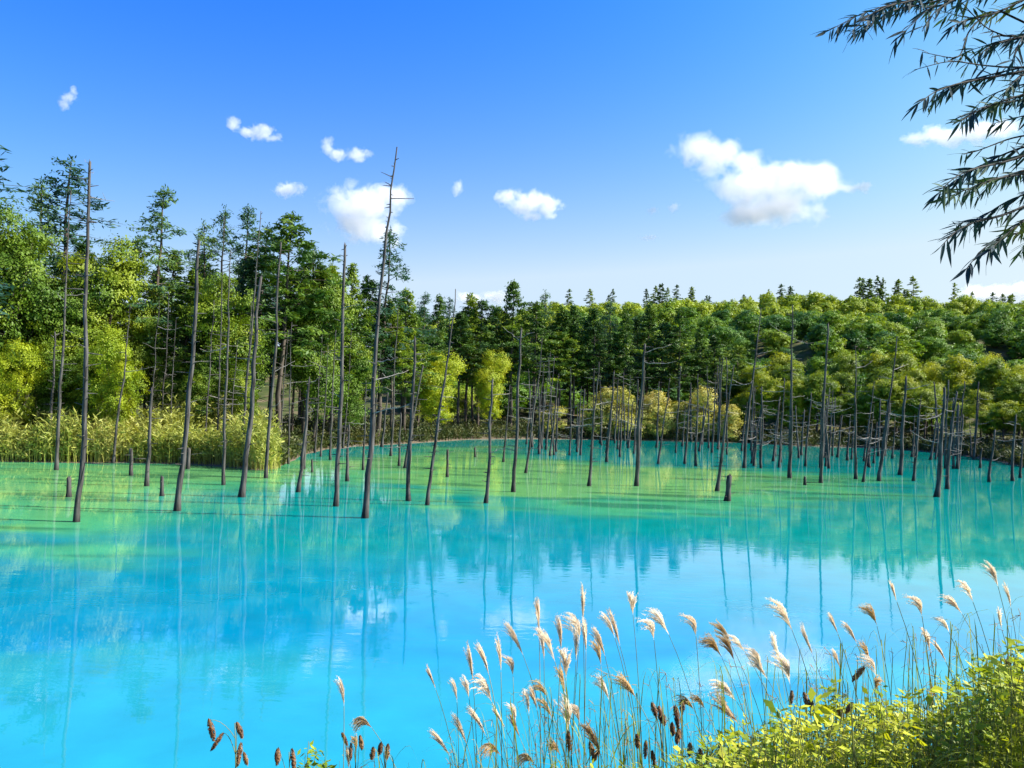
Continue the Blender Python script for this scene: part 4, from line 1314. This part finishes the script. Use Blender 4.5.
# thin dry stalks and bent blades tangled between the plumes
def dry_tangle():
    r = np.random.default_rng(71)
    mb = MB()
    for i in range(430):
        px = r.uniform(440, 1040) if i > 60 else r.uniform(280, 440)
        Y = r.uniform(5.2, 7.0)
        py = np.interp(px, [280, 440, 520, 640, 800, 900, 1040], [765, 745, 690, 665, 660, 640, 610]) + abs(r.normal(0, 1)) * 48
        tp = at(px, py, Y)
        bx, by = tp.x + r.normal(0.12, 0.12), Y + r.normal(0, 0.15)
        z = gz(bx, by) - 0.03
        if tp.z - z < 0.15: continue
        e = np.array(tp)
        b = np.array([bx, by, z])
        m_ = b * 0.4 + e * 0.6 + np.array([r.normal(0.03, 0.06), r.normal(0, 0.06), 0.08])
        if r.random() < 0.45:
            B = bez(b, m_, e, 9)
            mb.tube(B, np.linspace(0.0026, 0.0010, 9), 4, 0, 0, False)
            for _ in range(int(r.integers(0, 12))):      # seeds along a thin panicle
                u = int(r.integers(5, 9)); q = B[u]
                f = q + np.array([r.normal(-0.02, 0.03), r.normal(0, 0.03), r.normal(-0.005, 0.03)])
                mb.tube([q, f], [0.0016, 0.0022], 4, 1, 0, False)
        else:
            over = e + np.array([r.normal(-0.14, 0.12), r.normal(0, 0.1), -abs(r.normal(0.03, 0.1))])
            B = np.concatenate([bez(b, m_, e, 7), bez(e, e + (e - m_) * 0.35, over, 6)[1:]])
            ribbon(mb, B, r.uniform(0.006, 0.011), 2)
    o = ob('dry_grass', mb.mesh('dry_grass', [M_STEM, M_PLUMEB, M_BLADE]))
    tag(o, 'thin bent stalks and blades tangled between the white plumes', 'grass', kind='stuff')


dry_tangle()

# rough grass carpet of the near bank itself
r = np.random.default_rng(61)
XY = np.stack([r.uniform(-12, 14, 26000), r.uniform(-2, 9.5, 26000)], -1)
ss = sdf(XY[:, 0], XY[:, 1], POND)
ok = (ss > 0.4) & ~((np.hypot(XY[:, 0], XY[:, 1]) < 1.2))
XY = XY[ok]
o = ob('bank_grass', blade_field('bank_grass', XY, 0.10, 0.38, 0.012, M_BLADE, 0.7, seed=62))
tag(o, 'short rough grass covering the near bank', 'grass', kind='stuff')


def bush_plant(px, py, Y, label, wpx=26, seed=0, flowers=0, k=60, name='leafy_weed', hmax=1.6):
    r = np.random.default_rng(seed)
    top = at(px, py, Y)
    z = gz(top.x, Y) - 0.02
    root = empty(name, (top.x, Y, z))
    tag(root, label, 'plant' if name == 'leafy_weed' else 'shrub')
    hgt = top.z - z
    wm = wpx * Y / F
    sm = MB(); CC, DD, NN, LL = [], [], [], []
    fl = []
    for i in range(5 if name == 'leafy_weed' else 11):
        e = np.array([r.normal(0, wm * 0.45), r.normal(0, wm * 0.45), hgt * r.uniform(0.80, 1.0)])
        B = bez([r.normal(0, 0.03), r.normal(0, 0.03), 0], e * np.array([0.2, 0.2, 0.6]), e, 8)
        sm.tube(B, np.linspace(0.006, 0.002, 8), 5)
        u = 1 - r.uniform(0, 0.75, k) ** 1.3
        C = np.stack([np.interp(u, np.linspace(0, 1, 8), B[:, a]) for a in range(3)], -1)
        a = r.uniform(0, 6.28, k)
        d = np.stack([np.cos(a), np.sin(a), r.normal(0.15, 0.4, k)], -1)
        ln = r.uniform(0.035, 0.075, k)
        CC.append(C + d * ln[:, None] * 0.8); DD.append(d); NN.append(np.array([0, 0, 1.0]) + r.normal(0, 0.5, (k, 3))); LL.append(ln)
        fl.append(B[-1])
    ob('stem', sm.mesh('plant_stem', M_STEM, True), root)
    Ls = np.concatenate(LL)
    V, Fq = cards(np.concatenate(CC), np.concatenate(DD), np.concatenate(NN), Ls, Ls * 0.5)
    ob('foliage', mesh_np('plant_foliage', V, [Fq], M_WEED), root)
    for i in range(flowers):
        c = fl[i % len(fl)] + r.normal(0, 0.05, 3)
        m = 40
        dv = unit(r.normal(0, 1, (m, 3)))
        V, Fq = cards(c + dv * 0.022 * r.uniform(0.4, 1, (m, 1)), dv, r.normal(0, 1, (m, 3)), np.full(m, 0.018), np.full(m, 0.010))
        ob('seed_cluster', mesh_np('seed_cluster', V, [Fq], M_SEED), root)


bush_plant(1008, 636, 5.0, 'dense shrub with reddish-brown seed clusters at the picture edge', 70, 5, 7, 90, 'shrub')
bush_plant(306, 736, 5.9, 'slim green weed between two brown-headed weeds at the bottom edge', 16, 6, 0, 30)
bush_plant(836, 672, 5.1, 'feathery green plant standing up out of the leafy bank', 24, 7, 0, 46)
bush_plant(955, 672, 4.9, 'dark-leaved plant near the top of the leafy bank', 24, 8, 0, 46)
bush_plant(745, 716, 5.2, 'leafy green plant at the edge of the bank beneath the tawny plumes', 30, 9, 0, 46)
bush_plant(895, 690, 4.8, 'plant with one round yellow leaf head in the leafy bank', 26, 10, 0, 46)
bush_plant(322, 752, 5.8, 'low green weed at the bottom edge beneath the lone white plume', 22, 11, 0, 36)


# ------------------------------------------------------------------ willow overhanging from the bank beside the camera
def willow():
    r = np.random.default_rng(88)
    base = Vector((2.75, 2.3, 0)); base.z = gz(base.x, base.y) - 0.05
    root = empty('willow_tree', base)
    tag(root, 'willow with narrow dark leaves hanging in from the upper picture edge', 'tree')
    b0 = np.array(base)
    tk = MB()
    crown_pt = np.array([2.55, 2.5, 5.6])
    tp = bez([0, 0, 0], [0.15, 0.0, 1.6], crown_pt - b0, 12)
    tk.tube(tp, np.linspace(0.11, 0.05, 12), 9, 0, 0.04)
    tk.tube(bez(crown_pt - b0, crown_pt - b0 + np.array([0.1, 0, 0.7]), crown_pt - b0 + np.array([0.5, 0.3, 1.7]), 7), np.linspace(0.05, 0.02, 7), 7)
    ob('trunk', tk.mesh('willow_trunk', M_TWIG, True), root)
    # unseen rest of the crown, added by the trunk to shade the twigs
    k_ = 190
    cc = np.array([3.15, 2.75, 6.35]) + r.normal(0, 1, (k_, 3)) * np.array([0.62, 0.62, 0.62])
    cc = cc[cc[:, 0] > 0.74 * cc[:, 1] + 0.22]
    n_ = len(cc) * 34
    src = np.repeat(np.arange(len(cc)), 34)
    C_ = cc[src] + r.normal(0, 1, (n_, 3)) * np.array([0.13, 0.13, 0.16])
    D_ = r.normal(0, 0.6, (n_, 3)) + np.array([-0.2, 0, -0.8])
    ll_ = r.uniform(0.06, 0.10, n_)
    Vc, Fc = cards(C_ - b0, D_, r.normal(0, 1, (n_, 3)), ll_, ll_ * 0.2)
    ob('crown', mesh_np('willow_shade_crown', Vc, [Fc], M_WILLOW), root)
    # twigs as pixel paths (px, py) at distance Y, from the thick end to the tip
    TW = [
        ([(1110, -60), (1000, -30), (920, -2), (868, 10), (826, 32)], 2.5, 46),
        ([(1060, -30), (960, -12), (900, 8), (852, 34)], 2.6, 40),
        ([(1080, -40), (985, -6), (935, 2), (896, 40)], 2.4, 26),
        ([(1060, -20), (1015, 5), (975, 20), (930, 8)], 2.55, 22),
        ([(1050, 30), (1010, 38), (985, 28), (955, -5)], 2.5, 12),
        ([(1080, 20), (1030, 34), (990, 44), (965, 52)], 2.3, 20),
        ([(1080, 60), (1024, 68), (985, 66), (950, 60), (914, 70)], 2.5, 14),
        ([(1080, 60), (1028, 66), (985, 76), (955, 84), (934, 96)], 2.15, 26),
        ([(1070, 90), (1030, 92), (1000, 102), (975, 112), (960, 122)], 2.2, 28),
        ([(1080, 110), (1040, 112), (1015, 118), (992, 124)], 2.3, 16),
        ([(1080, 130), (1035, 134), (1010, 138), (975, 152), (962, 154)], 2.4, 10),
        ([(1070, 140), (1024, 146), (990, 160), (960, 178), (934, 196)], 2.1, 34),
        ([(1075, 160), (1030, 168), (1000, 178), (970, 188), (945, 198)], 2.25, 30),
        ([(1070, 185), (1030, 192), (1005, 202), (975, 222), (952, 236)], 2.15, 34),
        ([(1075, 205), (1040, 212), (1018, 224), (1000, 240), (988, 252)], 2.2, 28),
        ([(1080, 225), (1045, 232), (1030, 240), (1018, 254)], 2.3, 16),
        ([(1080, 0), (1044, 10), (1020, 40), (1012, 62)], 2.3, 18),
        ([(1080, 40), (1040, 60), (1015, 80), (1008, 100)], 2.4, 20),
        ([(1000, 2), (968, 30), (960, 60), (922, 52)], 2.6, 10),
    ]
    extra = []
    for path, Y, nl in TW:
        if nl < 20: continue
        for _ in range(2):
            t_ = r.uniform(0.35, 0.8) * (len(path) - 1); i_ = int(t_); f_ = t_ - i_
            x_ = path[i_][0] * (1 - f_) + path[i_ + 1][0] * f_; y_ = path[i_][1] * (1 - f_) + path[i_ + 1][1] * f_
            dx_ = -r.uniform(20, 42); dy_ = r.uniform(4, 34)
            extra.append(([(path[0][0], path[0][1]), (x_ + 25, y_ - 4), (x_, y_), (x_ + dx_ * 0.6, y_ + dy_ * 0.4), (x_ + dx_, y_ + dy_)], Y + r.uniform(-0.1, 0.1), int(nl * 0.5)))
    TW += extra
    hub = [np.array([2.6, 2.55, 5.9]), np.array([2.5, 2.45, 5.2])]
    fol = MB()
    for k, (path, Y, nl) in enumerate(TW):
        pts = [np.array(at(px, py, Y + 0.12 * j * (1 if k % 2 else -0.6))) - b0 for j, (px, py) in enumerate(path)]
        h = hub[0] if path[0][1] < 0 else hub[1]
        P = [h - b0 + np.array([0, 0, -0.3 * (path[0][1] > 120)])] + pts
        P = np.array(P)
        tt = np.linspace(0, 1, len(P)); t2 = np.linspace(0, 1, 22)
        B = np.stack([np.interp(t2, tt, P[:, a]) for a in range(3)], -1)
        for _ in range(2):
            B[1:-1] = (B[:-2] + B[1:-1] * 2 + B[2:]) / 4
        tw = MB(); tw.tube(B, np.linspace(0.0045, 0.0009, 22), 5)
        tob = ob('branch', tw.mesh('willow_branch', M_TWIG, True), root)
        lv = MB()
        n = int(nl * 1.8)
        u = np.linspace(0.32, 1.0, n) + r.normal(0, 0.012, n)
        u = np.clip(u, 0, 1)
        for i in range(n):
            c = np.array([np.interp(u[i], t2, B[:, a]) for a in range(3)])
            i0 = min(20, int(u[i] * 21)); T = unit(B[i0 + 1] - B[i0])
            sgn = 1 if i % 2 else -1
            sd_ = unit(np.cross(T, np.array([0, 1.0, 0])) + r.normal(0, 0.35, 3))
            d = unit(T * r.uniform(0.6, 1.3) + sd_ * sgn * r.uniform(0.3, 0.8) + np.array([-0.1, 0, -0.5]) + r.normal(0, 0.3, 3))
            L = r.uniform(0.036, 0.072)
            nrm = unit(r.normal(0, 0.6, 3) + np.array([0, -0.5, 0.8]))
            Bl = bez(c, c + d * L * 0.5 + nrm * L * 0.06, c + d * L - nrm * L * 0.05, 6)
            S = unit(np.cross(d, nrm))
            wv_ = (np.array([0.12, 0.75, 1.0, 0.85, 0.5, 0.02]) * L * 0.064)[:, None]
            mid = Bl - nrm * L * 0.012
            V = np.concatenate([Bl - S * wv_, mid, Bl + S * wv_])
            f = np.concatenate([np.stack([np.arange(5), np.arange(5) + 6, np.arange(5) + 7, np.arange(5) + 1], -1),
                                np.stack([np.arange(5) + 6, np.arange(5) + 12, np.arange(5) + 13, np.arange(5) + 7], -1)])
            lv.add(V, f)
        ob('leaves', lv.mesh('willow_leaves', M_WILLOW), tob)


willow()
